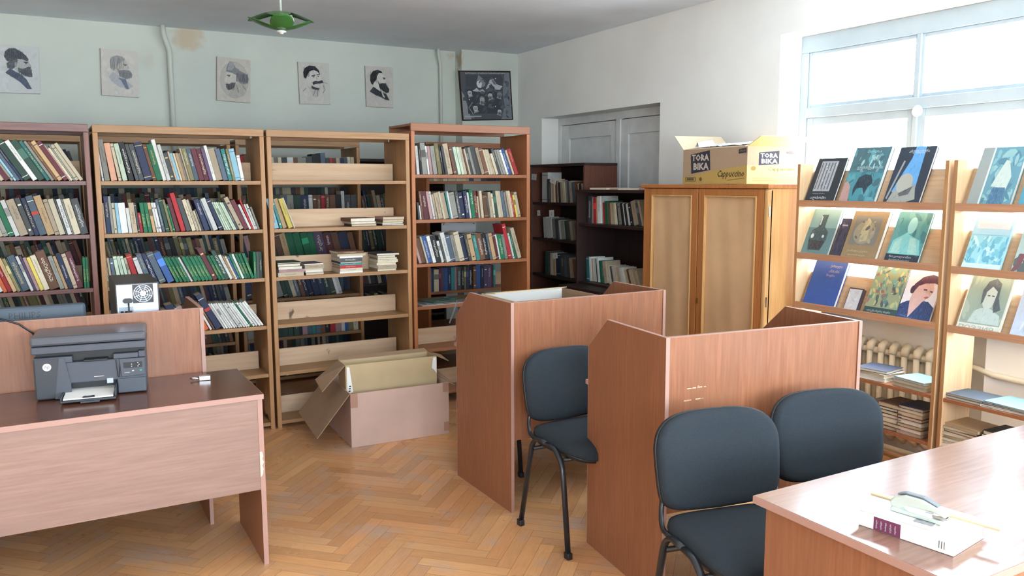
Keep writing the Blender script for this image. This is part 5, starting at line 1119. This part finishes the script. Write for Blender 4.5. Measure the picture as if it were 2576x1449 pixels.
s = MB()
for k in range(3): s.box(.200+k*.006,.2012+k*.006,-.0018,-.0008,.010,.028)
s.build('spine_marks', PM, t)
top = zt+tb+.0006
def onbook(x, y): return A0+ax*x+ay*y
t2 = thing('booklet', 'open pale booklet lying across the thick white book', 'booklet', (onbook(-.02,.0).x, onbook(-.02,.0).y, top), rzb+math.radians(5))
MB().box(-.005,.200,.002,.150,0,.003).build('cover', plain('pale_cream_cover', (232,228,206), .5), t2, bevel=.001)
MB().slab([(.0,.008,.003),(.19,.008,.003),(.185,.14,.003),(.0,.14,.003)], (0,0,.0025)).build('pages', M_PAPER, t2)
MB().box(.145,.19,.015,.10,.0056,.0062).build('printed_picture', plain('grey_print', (150,154,156), .6, var=.3, scale=60), t2)
zz = top+.0066
s = MB(); s.box(-.05,.262,-.007,.007,0,.004); o = s.build('wooden_ruler', wood('pale_stick_wood', (206,182,138), (186,160,118), 'x', .5)); p = onbook(.02,.120); o.location = (p.x, p.y, zz); o.rotation_euler = (0,0,rzb+math.radians(3)); tag(o, 'thin wooden ruler lying along the book behind the stapler', 'ruler')
p = onbook(.055,.062); t = thing('stapler', 'pale grey stapler with a dark top strip, lying on the booklet', 'stapler', (p.x, p.y, zz), rzb+math.radians(2))
M_ST = plain('pale_grey_plastic_shell', (186,194,186), .35)
s = MB(); s.prism([(0,.0),(.13,.0),(.135,.004),(.12,.010),(.03,.010),(.005,.014),(0,.01)], 'y', -.015, .015); s.build('stapler_base', M_ST, t, bevel=.003)
s = MB(); s.prism([(.0,.012),(.02,.010),(.04,.022),(.10,.026),(.132,.018),(.134,.026),(.115,.038),(.075,.050),(.035,.050),(.008,.040),(-.004,.024)], 'y', -.014, .014); s.build('stapler_arm', M_ST, t, bevel=.004)
s = MB(); s.prism([(.015,.045),(.035,.051),(.075,.051),(.112,.0395),(.112,.042),(.076,.0545),(.034,.0545),(.014,.048)], 'y', -.009, .009); s.build('grip_strip', plain('grey_grip', (96,104,110), .5), t, bevel=.001)
MB().box(.10,.134,-.008,.008,.012,.018).build('staple_head', M_STEEL, t)
s = MB(); s.slab([(0,0,0),(.12,0,0),(.12,.07,0),(0,.07,0)], (0,0,.0015)); o = s.build('paper_sheet', M_PAPER); p = onbook(.11,.135); o.location = (p.x, p.y, top+.0062-.0048+.006); o.rotation_euler = (0,0,rzb); tag(o, 'small folded white sheet beyond the ruler on the near desk', 'paper'); o.location.z = .7508+.03
# choose the 300 that show largest; the rest is one object
def area(r):
    M_ = r['M']; P = [project(M_ @ Vector(p)) for p in ((0,0,0),(r['w'],0,0),(r['w'],0,r['h']),(0,0,r['h']))]
    a = abs(sum(P[i][0]*P[(i+1)%4][1]-P[(i+1)%4][0]*P[i][1] for i in range(4)))/2
    cx = sum(p[0] for p in P)/4; cy = sum(p[1] for p in P)/4
    if not (-5 < cx < 2581): a *= .02
    return a*r['vis']
for r in REC: r['a'] = area(r)
# how much of each spine the camera really sees
from mathutils.bvhtree import BVHTree
bpy.context.view_layer.update()
tv = []; tf = []
for o in COL.objects:
    if o.type != 'MESH' or o.name.startswith(('floor', 'ceiling', 'wall_back')): continue
    n0 = len(tv); mw = o.matrix_world; tv += [mw @ v.co for v in o.data.vertices]; tf += [[i+n0 for i in p.vertices] for p in o.data.polygons]
for r in REC:
    q = MB(); q.M = r['M']; q.box(0, r['w'], .001, r['d'], 0, r['h']); n0 = len(tv); tv += [Vector(v) for v in q.v]; tf += [[i+n0 for i in f] for f in q.f]
bvh = BVHTree.FromPolygons(tv, tf); eye = Vector((0, 0, CAMZ))
for r in REC:
    hit = 0
    for u in (.2, .5, .8):
        for v_ in (.08, .3, .5, .7, .92):
            p = r['M'] @ Vector((r['w']*u, -.0005, r['h']*v_)); dd = p-eye
            h_ = bvh.ray_cast(eye, dd.normalized(), dd.length-.004)
            hit += h_[0] is None
    r['a'] *= .01+hit/15
REC.sort(key=lambda r: -r['a'])
rest = MB(); seen = set()
for k, r in enumerate(REC):
    lab = r['label']
    if k < 284:
        if lab in seen: print('DUPLICATE LABEL', lab)
        seen.add(lab)
        if not 4 <= WC(lab) <= 16: print('LABEL LENGTH', WC(lab), lab)
        mb = MB(); book_mesh(mb, r); o = mb.build('book', M_BOOK); o.matrix_world = r['M']
        tag(o, lab, 'book', ('books on the '+r['name']) if not r['lay'] else ('books in the '+r['name']))
    else:
        rest.M = r['M']; book_mesh(rest, r, full=('t' in r['deco'] and r['a'] > 150) or r['a'] > 260)
o = rest.build('background_books', M_BOOK)
tag(o, 'smaller and dimmer books filling the back rows, far shelves and gaps', 'books', kind='stuff')
print('BOOKS', len(REC), 'individual', 284, 'smallest', REC[283]['a'], 'next', REC[284]['a'])
